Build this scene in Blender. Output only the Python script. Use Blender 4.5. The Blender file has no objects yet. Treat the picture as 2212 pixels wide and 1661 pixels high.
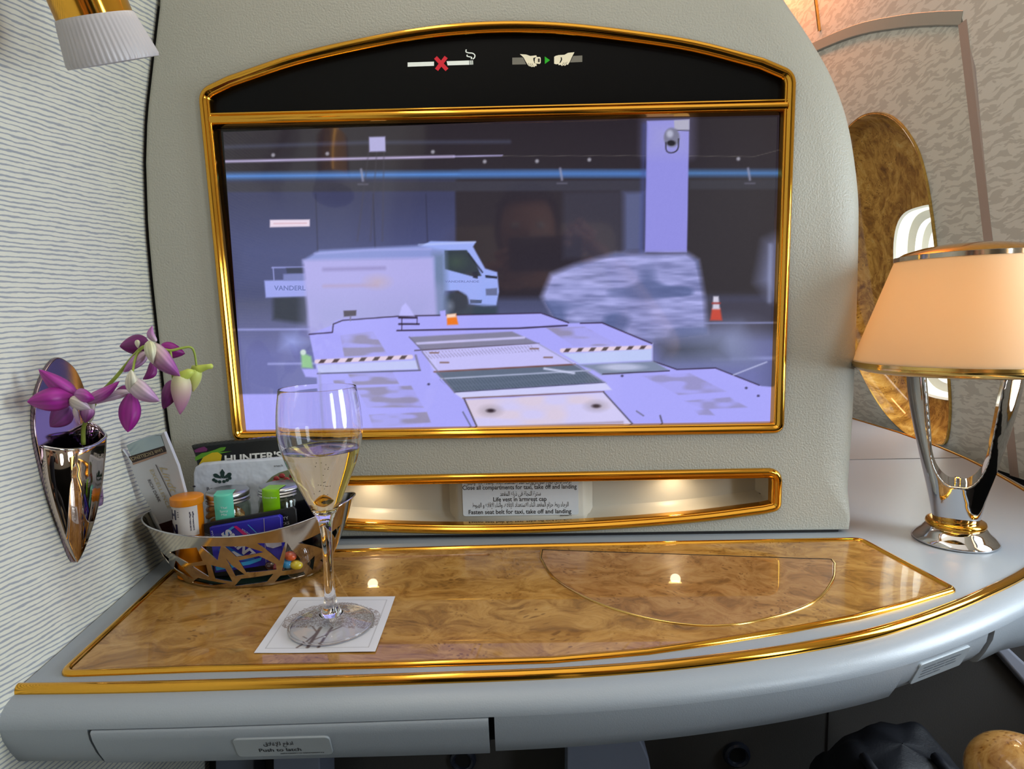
import bpy, bmesh, math, random
import numpy as np
from mathutils import Vector, Matrix
from mathutils import noise as mnoise
from mathutils.geometry import tessellate_polygon

random.seed(7)
SC = bpy.context.scene
COL = SC.collection
W, H = 2212, 1661
PI = math.pi

# ------------------------------------------------------------------ camera
FPX = 1350.0
CP = np.array([0.0335, -0.69123, 0.25171])
YAW, PITCH, ROLL = -0.03533, -0.10875, -0.02581
_cy, _sy = math.cos(YAW), math.sin(YAW)
_cp, _sp = math.cos(PITCH), math.sin(PITCH)
_f = np.array([_sy * _cp, _cy * _cp, _sp])
_r = np.array([_cy, -_sy, 0.0])
_u = np.cross(_r, _f)
_cr, _sr = math.cos(ROLL), math.sin(ROLL)
CR, CU, CF = _cr * _r + _sr * _u, -_sr * _r + _cr * _u, _f


def ray(u, v):
    return CF + (u - W / 2) / FPX * CR - (v - H / 2) / FPX * CU


def PZ(u, v, z=0.0):
    d = ray(u, v)
    return CP + d * ((z - CP[2]) / d[2])


def PY(u, v, y=0.0, k=0.0):
    """point on the leaning plane y + k*z that the photo shows at (u, v)"""
    d = ray(u, v)
    t = (y + k * CP[2] - CP[1]) / (d[1] - k * d[2])
    return CP + d * t


def proj(P):
    d = np.asarray(P, float) - CP
    X, Y, Z = d @ CR, d @ CU, d @ CF
    return W / 2 + FPX * X / Z, H / 2 - FPX * Y / Z


cam_d = bpy.data.cameras.new('camera')
cam = bpy.data.objects.new('camera', cam_d)
COL.objects.link(cam)
cam_d.sensor_fit = 'HORIZONTAL'
cam_d.sensor_width = 36.0
cam_d.lens = FPX / W * 36.0
cam_d.clip_start = 0.01
m = Matrix.Identity(4)
for i in range(3):
    m[i][0], m[i][1], m[i][2], m[i][3] = CR[i], CU[i], -CF[i], CP[i]
cam.matrix_world = m
SC.camera = cam


# ------------------------------------------------------------------ colour + materials
def lin(c):
    out = []
    for x in c[:3]:
        x = x / 255.0
        out.append(x / 12.92 if x <= 0.04045 else ((x + 0.055) / 1.055) ** 2.4)
    return out


def lin_np(a):
    a = np.clip(np.asarray(a, float) / 255.0, 0, 1)
    return np.where(a <= 0.04045, a / 12.92, ((a + 0.055) / 1.055) ** 2.4)


class NT:
    def __init__(s, name):
        s.m = bpy.data.materials.new(name)
        s.m.use_nodes = True
        s.t = s.m.node_tree
        s.b = s.t.nodes['Principled BSDF']

    def n(s, typ, **kw):
        nd = s.t.nodes.new(typ)
        for k, v in kw.items():
            if k[0] == '_':
                key = k[1:].replace('__', ' ')
                nd.inputs[int(key) if key.isdigit() else key].default_value = v
            else:
                setattr(nd, k, v)
        return nd

    def l(s, a, b):
        s.t.links.new(a, b)

    def math(s, op, a, b=None, c=None, clamp=False):
        nd = s.n('ShaderNodeMath', operation=op, use_clamp=clamp)
        for i, x in enumerate((a, b, c)):
            if x is None:
                continue
            if isinstance(x, (int, float)):
                nd.inputs[i].default_value = x
            else:
                s.l(x, nd.inputs[i])
        return nd.outputs[0]

    def ramp(s, fac, stops, interp='LINEAR'):
        nd = s.n('ShaderNodeValToRGB')
        cr = nd.color_ramp
        cr.interpolation = interp
        while len(cr.elements) < len(stops):
            cr.elements.new(0.5)
        for e, (p, c) in zip(cr.elements, stops):
            e.position = p
            e.color = (*c, 1) if len(c) == 3 else c
        s.l(fac, nd.inputs[0])
        return nd.outputs[0]

    def mix(s, fac, a, b, blend='MIX'):
        nd = s.n('ShaderNodeMix', data_type='RGBA', blend_type=blend)
        for sock, x in ((nd.inputs[0], fac), (nd.inputs[6], a), (nd.inputs[7], b)):
            if isinstance(x, (int, float)):
                sock.default_value = x
            elif isinstance(x, (tuple, list)):
                sock.default_value = (*x[:3], 1)
            else:
                s.l(x, sock)
        return nd.outputs[2]

    def obj(s, scale=(1, 1, 1), rot=(0, 0, 0)):
        tc = s.n('ShaderNodeTexCoord')
        mp = s.n('ShaderNodeMapping')
        mp.inputs['Scale'].default_value = scale
        mp.inputs['Rotation'].default_value = rot
        s.l(tc.outputs['Object'], mp.inputs[0])
        return mp.outputs[0]

    def noise(s, vec, scale, detail=3, rough=0.5, dist=0.0):
        nd = s.n('ShaderNodeTexNoise')
        nd.inputs['Scale'].default_value = scale
        nd.inputs['Detail'].default_value = detail
        nd.inputs['Roughness'].default_value = rough
        nd.inputs['Distortion'].default_value = dist
        if vec is not None:
            s.l(vec, nd.inputs['Vector'])
        return nd.outputs['Fac']

    def bump(s, h, strength=0.2, dist=0.001):
        nd = s.n('ShaderNodeBump')
        nd.inputs['Strength'].default_value = strength
        nd.inputs['Distance'].default_value = dist
        s.l(h, nd.inputs['Height'])
        s.l(nd.outputs[0], s.b.inputs['Normal'])

    def set(s, **kw):
        for k, v in kw.items():
            k = k.replace('_', ' ')
            s.b.inputs[k].default_value = v


def simple(name, c, rough=0.5, metal=0.0, bump=None, coat=0.0, emis=None, es=1.0, alpha=None, spec=None):
    t = NT(name)
    t.set(Base_Color=(*lin(c), 1), Roughness=rough, Metallic=metal)
    if coat:
        t.set(Coat_Weight=coat, Coat_Roughness=0.04)
    if emis:
        t.set(Emission_Color=(*lin(emis), 1), Emission_Strength=es)
    if spec is not None:
        t.b.inputs['Specular IOR Level'].default_value = spec
    v = t.obj()
    nz = t.noise(v, 90, 2)
    f = t.mix(t.math('MULTIPLY', nz, 0.12), (*lin(c),), tuple(x * 0.7 for x in lin(c)))
    t.l(f, t.b.inputs['Base Color'])
    if bump:
        t.bump(t.noise(v, bump[0], 2), bump[1], bump[2] if len(bump) > 2 else 0.0006)
    return t.m


M = {}
# padded textured panel (leather-grain plastic)
def grain(name, c, c2, sc=520, st=0.55, rough=0.5, dist=0.0007):
    t = NT(name)
    v = t.obj()
    n1 = t.noise(v, 5, 3)
    t.l(t.mix(n1, lin(c), lin(c2)), t.b.inputs['Base Color'])
    t.set(Roughness=rough)
    n2 = t.noise(v, sc, 2, 0.55)
    t.bump(n2, st, dist)
    return t.m
M['panel'] = grain('padded grey panel', (182, 179, 166), (174, 172, 160), 480, 0.7, 0.42, 0.0011)
M['desk'] = grain('desk grey leather', (160, 167, 174), (154, 161, 169), 900, 0.22, 0.36, 0.0005)
M['tray'] = grain('niche liner', (206, 200, 186), (200, 194, 180), 300, 0.05, 0.35)
M['footwell'] = grain('footwell fabric', (66, 63, 60), (58, 55, 53), 500, 0.4, 0.8)
M['support'] = grain('blue grey support', (120, 126, 142), (106, 112, 128), 160, 0.3, 0.6)


def gold_mat(name, c=(228, 168, 62), rough=0.09):
    t = NT(name)
    t.set(Base_Color=(*lin(c), 1), Metallic=1.0, Roughness=rough)
    v = t.obj()
    t.bump(t.noise(v, 60, 1), 0.04, 0.0004)
    return t.m
M['gold'] = gold_mat('polished gold')
M['gold_pale'] = gold_mat('brushed gold', (226, 186, 104), 0.16)
M['chrome'] = gold_mat('polished chrome', (205, 205, 208), 0.05)
M['pewter'] = gold_mat('polished steel', (190, 180, 165), 0.12)
M['alu'] = gold_mat('aluminium lid', (190, 192, 194), 0.3)
M['foil'] = gold_mat('silver foil', (170, 185, 190), 0.22)


def burl(name, cols, scale=1.0, coat=0.65, rough=0.25, dist=1.1):
    t = NT(name)
    v = t.obj((scale, scale, scale))
    warp = t.n('ShaderNodeTexNoise')
    warp.inputs['Scale'].default_value = 9
    warp.inputs['Detail'].default_value = 3
    t.l(v, warp.inputs['Vector'])
    sub = t.n('ShaderNodeVectorMath', operation='SUBTRACT')
    t.l(warp.outputs['Color'], sub.inputs[0])
    sub.inputs[1].default_value = (0.5, 0.5, 0.5)
    scl = t.n('ShaderNodeVectorMath', operation='SCALE')
    scl.inputs['Scale'].default_value = 0.11
    t.l(sub.outputs[0], scl.inputs[0])
    add = t.n('ShaderNodeVectorMath', operation='ADD')
    t.l(v, add.inputs[0])
    t.l(scl.outputs[0], add.inputs[1])
    mp = t.n('ShaderNodeMapping')
    mp.inputs['Scale'].default_value = (0.75, 1.3, 1.0)
    t.l(add.outputs[0], mp.inputs[0])
    n1 = t.noise(mp.outputs[0], 30, 8, 0.68, dist)
    base = t.ramp(n1, [(0.30, lin(cols[2])), (0.44, lin(cols[1])), (0.57, lin(cols[0])), (0.75, lin(cols[3]))])
    # knots ("eyes"), clustered
    vor = t.n('ShaderNodeTexVoronoi')
    vor.inputs['Scale'].default_value = 170
    t.l(add.outputs[0], vor.inputs['Vector'])
    clus = t.noise(v, 22, 2, 0.5, 0.6)
    cl = t.math('MULTIPLY', t.math('SUBTRACT', clus, 0.49), 9.0, clamp=True)
    eye = t.math('MULTIPLY', t.math('SUBTRACT', 0.36, vor.outputs['Distance']), 6.0, clamp=True)
    k = t.math('MULTIPLY', cl, eye, clamp=True)
    c = t.mix(t.math('MULTIPLY', k, 0.75), base, lin(cols[2]))
    fine = t.noise(mp.outputs[0], 300, 2)
    c = t.mix(t.math('MULTIPLY', fine, 0.35), c, lin(cols[1]))
    t.l(c, t.b.inputs['Base Color'])
    t.set(Roughness=rough, Coat_Weight=coat, Coat_Roughness=0.015, Coat_IOR=1.5)
    t.b.inputs['Specular IOR Level'].default_value = .2
    return t.m
M['burl'] = burl('burl walnut inlay', [(192, 144, 74), (158, 111, 48), (98, 60, 20), (206, 166, 100)])
M['burl_lid'] = burl('burl walnut lid', [(178, 130, 76), (150, 102, 52), (98, 60, 28), (194, 150, 98)], 1.1)  # reflection on the lid is put into this darker, pinker wood
M['burl_win'] = burl('burl window surround', [(206, 158, 72), (156, 110, 42), (84, 48, 16), (230, 196, 116)], 1.15, 1.0, .2, .35)
M['burl_arm'] = burl('burl armrest', [(190, 146, 84), (160, 112, 54), (108, 66, 26), (206, 166, 108)], 1.4)

# striped fabric wall
t = NT('striped wall fabric')
uv = t.n('ShaderNodeUVMap')
sep = t.n('ShaderNodeSeparateXYZ')
t.l(uv.outputs[0], sep.inputs[0])
comb = t.n('ShaderNodeCombineXYZ')
t.l(t.math('MULTIPLY', sep.outputs[0], 0.35), comb.inputs[0])
t.l(sep.outputs[1], comb.inputs[1])
wob = t.noise(comb.outputs[0], 95, 3, 0.6)
wob2 = t.noise(comb.outputs[0], 30, 2, 0.5)
ph = t.math('ADD', t.math('MULTIPLY', sep.outputs[1], 1 / 0.0043), t.math('MULTIPLY', t.math('SUBTRACT', wob, 0.5), 1.0))
ph = t.math('ADD', ph, t.math('MULTIPLY', t.math('SUBTRACT', wob2, 0.5), 0.7))
fr = t.math('ABSOLUTE', t.math('SUBTRACT', t.math('FRACT', ph), 0.5))
comb2 = t.n('ShaderNodeCombineXYZ')
t.l(t.math('MULTIPLY', sep.outputs[0], 1.0), comb2.inputs[0])
t.l(t.math('MULTIPLY', t.math('FLOOR', ph), 0.37), comb2.inputs[1])
thick = t.noise(comb2.outputs[0], 34, 2, 0.6)
wid = t.math('MULTIPLY_ADD', thick, 0.34, 0.05)
mask = t.math('MULTIPLY', t.math('SUBTRACT', wid, fr), 9.0, clamp=True)
col = t.mix(t.math('MULTIPLY', mask, 0.95), lin((234, 231, 212)), lin((156, 160, 168)))
fine = t.noise(t.obj(), 900, 2)
col = t.mix(t.math('MULTIPLY', fine, 0.25), col, lin((196, 200, 196)))
t.l(col, t.b.inputs['Base Color'])
t.set(Roughness=0.85)
t.bump(fine, 0.25, 0.0006)
M['stripes'] = t.m

# wave wallpaper of the cabin side wall
def wave_paper(name, a, b):
    t = NT(name)
    warp = t.noise(t.obj((1, .9, 1.0)), 26, 2, .5)
    tc = t.n('ShaderNodeTexCoord')
    sp = t.n('ShaderNodeSeparateXYZ'); t.l(tc.outputs['Object'], sp.inputs[0])
    zz = t.math('ADD', sp.outputs[2], t.math('MULTIPLY', t.math('SUBTRACT', warp, .5), .024))
    cb = t.n('ShaderNodeCombineXYZ')
    t.l(t.math('MULTIPLY', sp.outputs[1], .20), cb.inputs[1]); t.l(zz, cb.inputs[2])
    n1 = t.noise(cb.outputs[0], 150, 2, .5, .2)
    k = t.math('MULTIPLY', t.math('SUBTRACT', n1, .50), 40.0, clamp=True)
    t.l(t.mix(k, lin(a), lin(b)), t.b.inputs['Base Color'])
    t.set(Roughness=0.6)
    return t.m
M['waves'] = wave_paper('wave wallpaper', (208, 207, 192), (188, 186, 172))
M['waves2'] = wave_paper('wave wallpaper pale', (214, 211, 198), (194, 190, 177))

M['black_gloss'] = simple('black glass', (9, 9, 11), 0.12)
M['black'] = simple('black plastic', (14, 14, 15), 0.5)
M['gap'] = simple('dark gap', (20, 18, 20), 0.8)
M['white_ic'] = simple('icon white', (222, 226, 216), 0.5, emis=(222, 226, 216), es=0.35)
M['cream_ic'] = simple('icon cream', (226, 216, 186), 0.5, emis=(226, 216, 186), es=0.3)
M['grey_ic'] = simple('icon grey', (112, 108, 96), 0.6, emis=(112, 108, 96), es=0.25)
M['red_ic'] = simple('icon red', (196, 22, 42), 0.5, emis=(196, 22, 42), es=0.35)
M['green_ic'] = simple('icon green', (26, 160, 20), 0.5, emis=(26, 160, 20), es=0.35)
M['dark_line'] = simple('icon outline', (44, 40, 34), 0.6)
M['label'] = simple('placard white', (226, 230, 234), 0.4)
M['ink'] = simple('black ink', (26, 26, 30), 0.6)
M['grey_label'] = simple('latch label', (166, 172, 176), 0.3)
M['grey_ink'] = simple('grey ink', (110, 116, 124), 0.6)
M['trim_grey'] = simple('panel frame grey', (158, 158, 146), 0.4)
M['trim_brown'] = simple('panel frame taupe', (170, 150, 136), 0.45)
M['ivory'] = simple('window ivory', (236, 232, 214), 0.4)
M['paper'] = simple('paper napkin', (222, 222, 226), 0.8, bump=(900, 0.2))


def glass(name, c=(255, 255, 255), ior=1.45, rough=0.0):
    t = NT(name)
    t.set(Base_Color=(*lin(c), 1), Roughness=rough, IOR=ior)
    t.b.inputs['Transmission Weight'].default_value = 1.0
    return t.m
M['glass'] = glass('clear glass')
M['wine'] = glass('pale champagne', (243, 224, 132), 1.34)
M['tube_glass'] = glass('violet tube', (206, 176, 226), 1.3)


def thin_glass(name, k=.5, tint=(255, 255, 255)):
    t = NT(name)
    tr = t.n('ShaderNodeBsdfTransparent'); tr.inputs[0].default_value = (*lin(tint), 1)
    gs = t.n('ShaderNodeBsdfGlossy'); gs.inputs['Roughness'].default_value = .02
    lw = t.n('ShaderNodeLayerWeight'); lw.inputs[0].default_value = .5
    mx = t.n('ShaderNodeMixShader')
    t.l(t.math('MULTIPLY_ADD', t.math('POWER', lw.outputs['Facing'], 3.2), k, .035), mx.inputs[0]); t.l(tr.outputs[0], mx.inputs[1]); t.l(gs.outputs[0], mx.inputs[2])
    t.l(mx.outputs[0], [n for n in t.t.nodes if n.type == 'OUTPUT_MATERIAL'][0].inputs[0])
    return t.m


def vcol(name, rough=0.5, emit=False, coat=0.0, strength=1.0, sub=0.0):
    t = NT(name)
    a = t.n('ShaderNodeAttribute')
    a.attribute_name = 'Col'
    if emit:
        t.set(Base_Color=(0.004, 0.004, 0.005, 1), Roughness=0.06)
        t.l(a.outputs['Color'], t.b.inputs['Emission Color'])
        t.set(Emission_Strength=strength)
        t.set(IOR=1.62)
    else:
        t.l(a.outputs['Color'], t.b.inputs['Base Color'])
        t.set(Roughness=rough)
    if coat:
        t.set(Coat_Weight=coat, Coat_Roughness=0.03)
    if sub:
        t.b.inputs['Subsurface Weight'].default_value = sub
        t.b.inputs['Subsurface Radius'].default_value = (0.004, 0.003, 0.003)
        t.b.inputs['Subsurface Scale'].default_value = 0.5
    return t.m
M['jar'] = thin_glass('clear jar', .6, (244, 248, 244))
M['foot_glass'] = thin_glass('clear foot glass', .8)
M['display'] = vcol('display picture', emit=True)
M['print'] = vcol('printed paper', 0.75)
M['petal'] = vcol('orchid petal', 0.5, sub=0.15)
M['pack'] = vcol('printed packaging', 0.3, coat=0.3)


# ------------------------------------------------------------------ object helpers
def setp(o, label=None, cat=None, group=None, kind=None):
    if label: o['label'] = label
    if cat: o['category'] = cat
    if group: o['group'] = group
    if kind: o['kind'] = kind
    return o


def mesh(name, verts, faces, mat, parent=None, angle=40, colors=None, uvs=None, recalc=False):
    me = bpy.data.meshes.new(name)
    me.from_pydata([tuple(map(float, v)) for v in verts], [], [tuple(int(i) for i in f) for f in faces])
    if recalc:
        bm = bmesh.new(); bm.from_mesh(me)
        bmesh.ops.remove_doubles(bm, verts=bm.verts, dist=1e-7)
        bmesh.ops.recalc_face_normals(bm, faces=bm.faces)
        bm.to_mesh(me); bm.free()
    if colors is not None:
        ca = me.color_attributes.new('Col', 'FLOAT_COLOR', 'POINT')
        arr = np.ones((len(verts), 4)); arr[:, :3] = colors
        ca.data.foreach_set('color', arr.ravel())
    if uvs is not None:
        ul = me.uv_layers.new(name='UVMap')
        for lp in me.loops:
            ul.data[lp.index].uv = uvs[lp.vertex_index]
    if mat is not None:
        me.materials.append(mat)
    if angle is not None:
        me.polygons.foreach_set('use_smooth', [True] * len(me.polygons))
        if angle < 180:
            me.set_sharp_from_angle(angle=math.radians(angle))
    me.update()
    o = bpy.data.objects.new(name, me)
    COL.objects.link(o)
    if parent is not None:
        o.parent = parent
        loc = Vector(parent.location)
        if parent.parent: loc = loc
        o.matrix_parent_inverse = Matrix.Translation(-loc) if parent.type == 'EMPTY' else Matrix.Identity(4)
    return o


def thing(name, label, cat, loc=(0, 0, 0), group=None):
    o = bpy.data.objects.new(name, None)
    o.empty_display_size = 0.02
    o.location = tuple(map(float, loc))
    COL.objects.link(o)
    return setp(o, label, cat, group)


class MB:
    """collects geometry for one mesh"""
    def __init__(s):
        s.v, s.f = [], []

    def add(s, vf):
        n = len(s.v)
        s.v += [tuple(p) for p in vf[0]]
        s.f += [tuple(i + n for i in f) for f in vf[1]]
        return s

    def build(s, name, mat, parent=None, **kw):
        return mesh(name, s.v, s.f, mat, parent, **kw)


def lathe(prof, c=(0, 0, 0), seg=48, sx=1.0, sy=1.0, closed=False):
    v, f = [], []
    n = len(prof)
    for r, z in prof:
        for k in range(seg):
            a = 2 * PI * k / seg
            v.append((c[0] + max(r, 1e-5) * math.cos(a) * sx, c[1] + max(r, 1e-5) * math.sin(a) * sy, c[2] + z))
    for i in range(n - 1 + (1 if closed else 0)):
        for k in range(seg):
            a, b = (i % n) * seg + k, (i % n) * seg + (k + 1) % seg
            cc, d = ((i + 1) % n) * seg + (k + 1) % seg, ((i + 1) % n) * seg + k
            f.append((a, b, cc, d))
    return v, f


def tube(pts, rad, seg=10, caps=True, closed=False):
    pts = [Vector(p) for p in pts]
    n = len(pts)
    if not hasattr(rad, '__len__'): rad = [rad] * n
    v, f = [], []
    up = None
    for i, p in enumerate(pts):
        if closed: tdir = pts[(i + 1) % n] - pts[i - 1]
        else: tdir = pts[min(i + 1, n - 1)] - pts[max(i - 1, 0)]
        tdir.normalize()
        if up is None:
            up = tdir.orthogonal().normalized()
        up = (up - tdir * up.dot(tdir)).normalized()
        sd = tdir.cross(up)
        for k in range(seg):
            a = 2 * PI * k / seg
            v.append(p + (up * math.cos(a) + sd * math.sin(a)) * rad[i])
    for i in range(n if closed else n - 1):
        j = (i + 1) % n
        for k in range(seg):
            f.append((i * seg + k, i * seg + (k + 1) % seg, j * seg + (k + 1) % seg, j * seg + k))
    if caps and not closed:
        f.append(tuple(reversed(range(seg))))
        f.append(tuple((n - 1) * seg + k for k in range(seg)))
    return v, f


def catmull(pts, n=8, closed=False):
    P = [np.array(p, float) for p in pts]
    out = []
    N = len(P)
    rng = range(N if closed else N - 1)
    for i in rng:
        if closed:
            p0, p1, p2, p3 = P[i - 1], P[i], P[(i + 1) % N], P[(i + 2) % N]
        else:
            p1, p2 = P[i], P[i + 1]
            p0 = P[i - 1] if i > 0 else 2 * p1 - p2
            p3 = P[i + 2] if i + 2 < N else 2 * p2 - p1
        for k in range(n):
            t = k / n
            out.append(0.5 * ((2 * p1) + (p2 - p0) * t + (2 * p0 - 5 * p1 + 4 * p2 - p3) * t * t + (3 * p1 - p0 - 3 * p2 + p3) * t ** 3))
    if not closed: out.append(P[-1])
    return out


def roundpoly(pts, r, n=6):
    """closed polygon with rounded corners; r number or per-corner list"""
    P = [np.array(p, float) for p in pts]
    N = len(P)
    out = []
    for i in range(N):
        ri = r[i] if hasattr(r, '__len__') else r
        a, b, c = P[i - 1], P[i], P[(i + 1) % N]
        if ri <= 0:
            out.append(b); continue
        d1, d2 = a - b, c - b
        l1, l2 = np.linalg.norm(d1), np.linalg.norm(d2)
        d1 /= l1; d2 /= l2
        ang = math.acos(max(-1, min(1, float(d1 @ d2))))
        tl = min(ri / math.tan(ang / 2), 0.48 * l1, 0.48 * l2)
        p, q = b + d1 * tl, b + d2 * tl
        for k in range(n + 1):
            t = k / n
            out.append((1 - t) ** 2 * p + 2 * t * (1 - t) * b + t * t * q)
    return out


def area2(P):
    return 0.5 * sum(P[i - 1][0] * P[i][1] - P[i][0] * P[i - 1][1] for i in range(len(P)))


def ccw(P):
    return list(P) if area2(P) > 0 else list(reversed(list(P)))


def inward(P, closed=True):
    """mitred left normals of a path (inward for a ccw loop)"""
    P = [np.array(p, float) for p in P]
    N = len(P)
    out = []
    for i in range(N):
        a = P[i - 1] if (closed or i > 0) else None
        c = P[(i + 1) % N] if (closed or i < N - 1) else None
        ns = []
        if a is not None:
            d = P[i] - a; L = np.linalg.norm(d)
            if L > 1e-9: ns.append(np.array([-d[1], d[0]]) / L)
        if c is not None:
            d = c - P[i]; L = np.linalg.norm(d)
            if L > 1e-9: ns.append(np.array([-d[1], d[0]]) / L)
        s = sum(ns); s = s / max(np.linalg.norm(s), 1e-9)
        k = 1.0 / max(0.5, float(s @ ns[0]))
        out.append(s * k)
    return out


def FY(y0=0.0):
    return lambda a, b, h: (a, y0 - h, b)


def FZ(z0=0.0):
    return lambda a, b, h: (a, b, z0 + h)


def molding(path, prof, frame, closed=True):
    P = ccw(path) if closed else list(path)
    nr = inward(P, closed)
    v, f = [], []
    m_ = len(prof)
    for p, n in zip(P, nr):
        for off, h in prof:
            q = np.array(p) + n * off
            v.append(frame(q[0], q[1], h))
    N = len(P)
    for i in range(N if closed else N - 1):
        j = (i + 1) % N
        for k in range(m_ - 1):
            f.append((i * m_ + k, j * m_ + k, j * m_ + k + 1, i * m_ + k + 1))
    if not closed:
        f.append(tuple(range(m_)))
        f.append(tuple((N - 1) * m_ + k for k in reversed(range(m_))))
    return v, f


def fill(loops, frame, h=0.0):
    """flat face with holes: loops[0] outer, rest holes"""
    vs, fs = [], []
    loops3 = [[Vector((float(p[0]), float(p[1]), 0)) for p in L] for L in loops]
    tri = tessellate_polygon(loops3)
    for L in loops3:
        vs += [frame(p.x, p.y, h) for p in L]
    flat = [p for L in loops3 for p in L]
    for t_ in tri:
        a, b, c = (flat[i] for i in t_)
        if abs((b - a).cross(c - a).z) < 1e-12: continue
        fs.append(tuple(t_) if (b - a).cross(c - a).z > 0 else tuple(reversed(t_)))
    return vs, fs


def slab(loop, frame, h0, h1, bev=0.0, nb=3):
    """solid plate with a rounded top edge"""
    P = ccw(loop)
    nr = inward(P)
    rings = [(0, h0), (0, h1 - bev)]
    if bev:
        for k in range(1, nb + 1):
            a = PI / 2 * k / nb
            rings.append((bev * (1 - math.cos(a)), h1 - bev + bev * math.sin(a)))
    v, f = [], []
    N = len(P)
    for off, h in rings:
        for p, n in zip(P, nr):
            q = np.array(p) + n * off
            v.append(frame(q[0], q[1], h))
    for i in range(len(rings) - 1):
        for k in range(N):
            f.append((i * N + k, i * N + (k + 1) % N, (i + 1) * N + (k + 1) % N, (i + 1) * N + k))
    off = rings[-1][0]
    top = [np.array(p) + n * off for p, n in zip(P, nr)]
    tv, tf = fill([top], frame, h1)
    base = len(v)
    v += tv
    f += [tuple(base + i for i in t_) for t_ in tf]
    bv, bf = fill([P], frame, h0)
    base = len(v)
    v += bv
    f += [tuple(base + i for i in reversed(t_)) for t_ in bf]
    return v, f


def box(c, s, bev=0.0, rot=None, seg=2):
    bm = bmesh.new()
    bmesh.ops.create_cube(bm, size=1.0)
    bmesh.ops.scale(bm, vec=s, verts=bm.verts)
    if bev:
        bmesh.ops.bevel(bm, geom=bm.edges[:], offset=bev, segments=seg, affect='EDGES', profile=0.5)
    R = rot if rot is not None else Matrix.Identity(3)
    v = [R @ p.co + Vector(c) for p in bm.verts]
    bm.verts.index_update()
    f = [tuple(q.index for q in fc.verts) for fc in bm.faces]
    bm.free()
    return v, f


def ellipsoid(c, r, rot=None, u=20, w=12, warp=None):
    v, f = [], []
    R = rot if rot is not None else Matrix.Identity(3)
    for i in range(w + 1):
        th = PI * i / w
        for k in range(u):
            a = 2 * PI * k / u
            p = Vector((r[0] * max(math.sin(th), 1e-4) * math.cos(a), r[1] * max(math.sin(th), 1e-4) * math.sin(a), r[2] * math.cos(th)))
            if warp: p = warp(p)
            v.append(R @ p + Vector(c))
    for i in range(w):
        for k in range(u):
            f.append((i * u + k, (i + 1) * u + k, (i + 1) * u + (k + 1) % u, i * u + (k + 1) % u))
    return v, f


def text_geo(body, height, origin, xd, yd, width=None, align='CENTER', bold=0.0, shear=0.0, space=1.0):
    """flat lettering: origin = middle (or left) of the line, cap height = height"""
    cu = bpy.data.curves.new('lettering', 'FONT')
    cu.body = body
    cu.resolution_u = 3
    cu.offset = bold
    cu.shear = shear
    cu.space_character = space
    o = bpy.data.objects.new('lettering', cu)
    COL.objects.link(o)
    bpy.context.view_layer.update()
    me = bpy.data.meshes.new_from_object(o.evaluated_get(bpy.context.evaluated_depsgraph_get()))
    P = np.array([v.co[:2] for v in me.vertices]) if len(me.vertices) else np.zeros((0, 2))
    F = [tuple(p.vertices) for p in me.polygons]
    bpy.data.objects.remove(o); bpy.data.curves.remove(cu); bpy.data.meshes.remove(me)
    if len(P) == 0: return [], []
    s = height / 0.70
    w = (P[:, 0].max() - P[:, 0].min()) * s
    sx = s * (width / w) if width else s
    x0 = (P[:, 0].max() + P[:, 0].min()) / 2 if align == 'CENTER' else P[:, 0].min()
    xd, yd, origin = np.array(xd, float), np.array(yd, float), np.array(origin, float)
    V = [origin + xd * ((x - x0) * sx) + yd * ((y - 0.35) * s) for x, y in P]
    return V, F


# Arabic letters in their joined forms, laid out right to left
_AR = {'ا': ('FE8D', 'FE8E', None, None), 'أ': ('FE83', 'FE84', None, None), 'إ': ('FE87', 'FE88', None, None),
       'ب': ('FE8F', 'FE90', 'FE91', 'FE92'), 'ة': ('FE93', 'FE94', None, None), 'ت': ('FE95', 'FE96', 'FE97', 'FE98'),
       'ث': ('FE99', 'FE9A', 'FE9B', 'FE9C'), 'ج': ('FE9D', 'FE9E', 'FE9F', 'FEA0'), 'ح': ('FEA1', 'FEA2', 'FEA3', 'FEA4'),
       'د': ('FEA9', 'FEAA', None, None), 'ذ': ('FEAB', 'FEAC', None, None), 'ر': ('FEAD', 'FEAE', None, None),
       'ز': ('FEAF', 'FEB0', None, None), 'س': ('FEB1', 'FEB2', 'FEB3', 'FEB4'), 'ط': ('FEC1', 'FEC2', 'FEC3', 'FEC4'),
       'ع': ('FEC9', 'FECA', 'FECB', 'FECC'), 'غ': ('FECD', 'FECE', 'FECF', 'FED0'), 'ف': ('FED1', 'FED2', 'FED3', 'FED4'),
       'ق': ('FED5', 'FED6', 'FED7', 'FED8'), 'ل': ('FEDD', 'FEDE', 'FEDF', 'FEE0'), 'م': ('FEE1', 'FEE2', 'FEE3', 'FEE4'),
       'ن': ('FEE5', 'FEE6', 'FEE7', 'FEE8'), 'ه': ('FEE9', 'FEEA', 'FEEB', 'FEEC'), 'و': ('FEED', 'FEEE', None, None),
       'ي': ('FEF1', 'FEF2', 'FEF3', 'FEF4'), 'ى': ('FEEF', 'FEF0', None, None), 'ء': ('FE80', None, None, None),
       'لا': ('FEFB', 'FEFC', None, None), 'لإ': ('FEF9', 'FEFA', None, None)}


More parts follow.
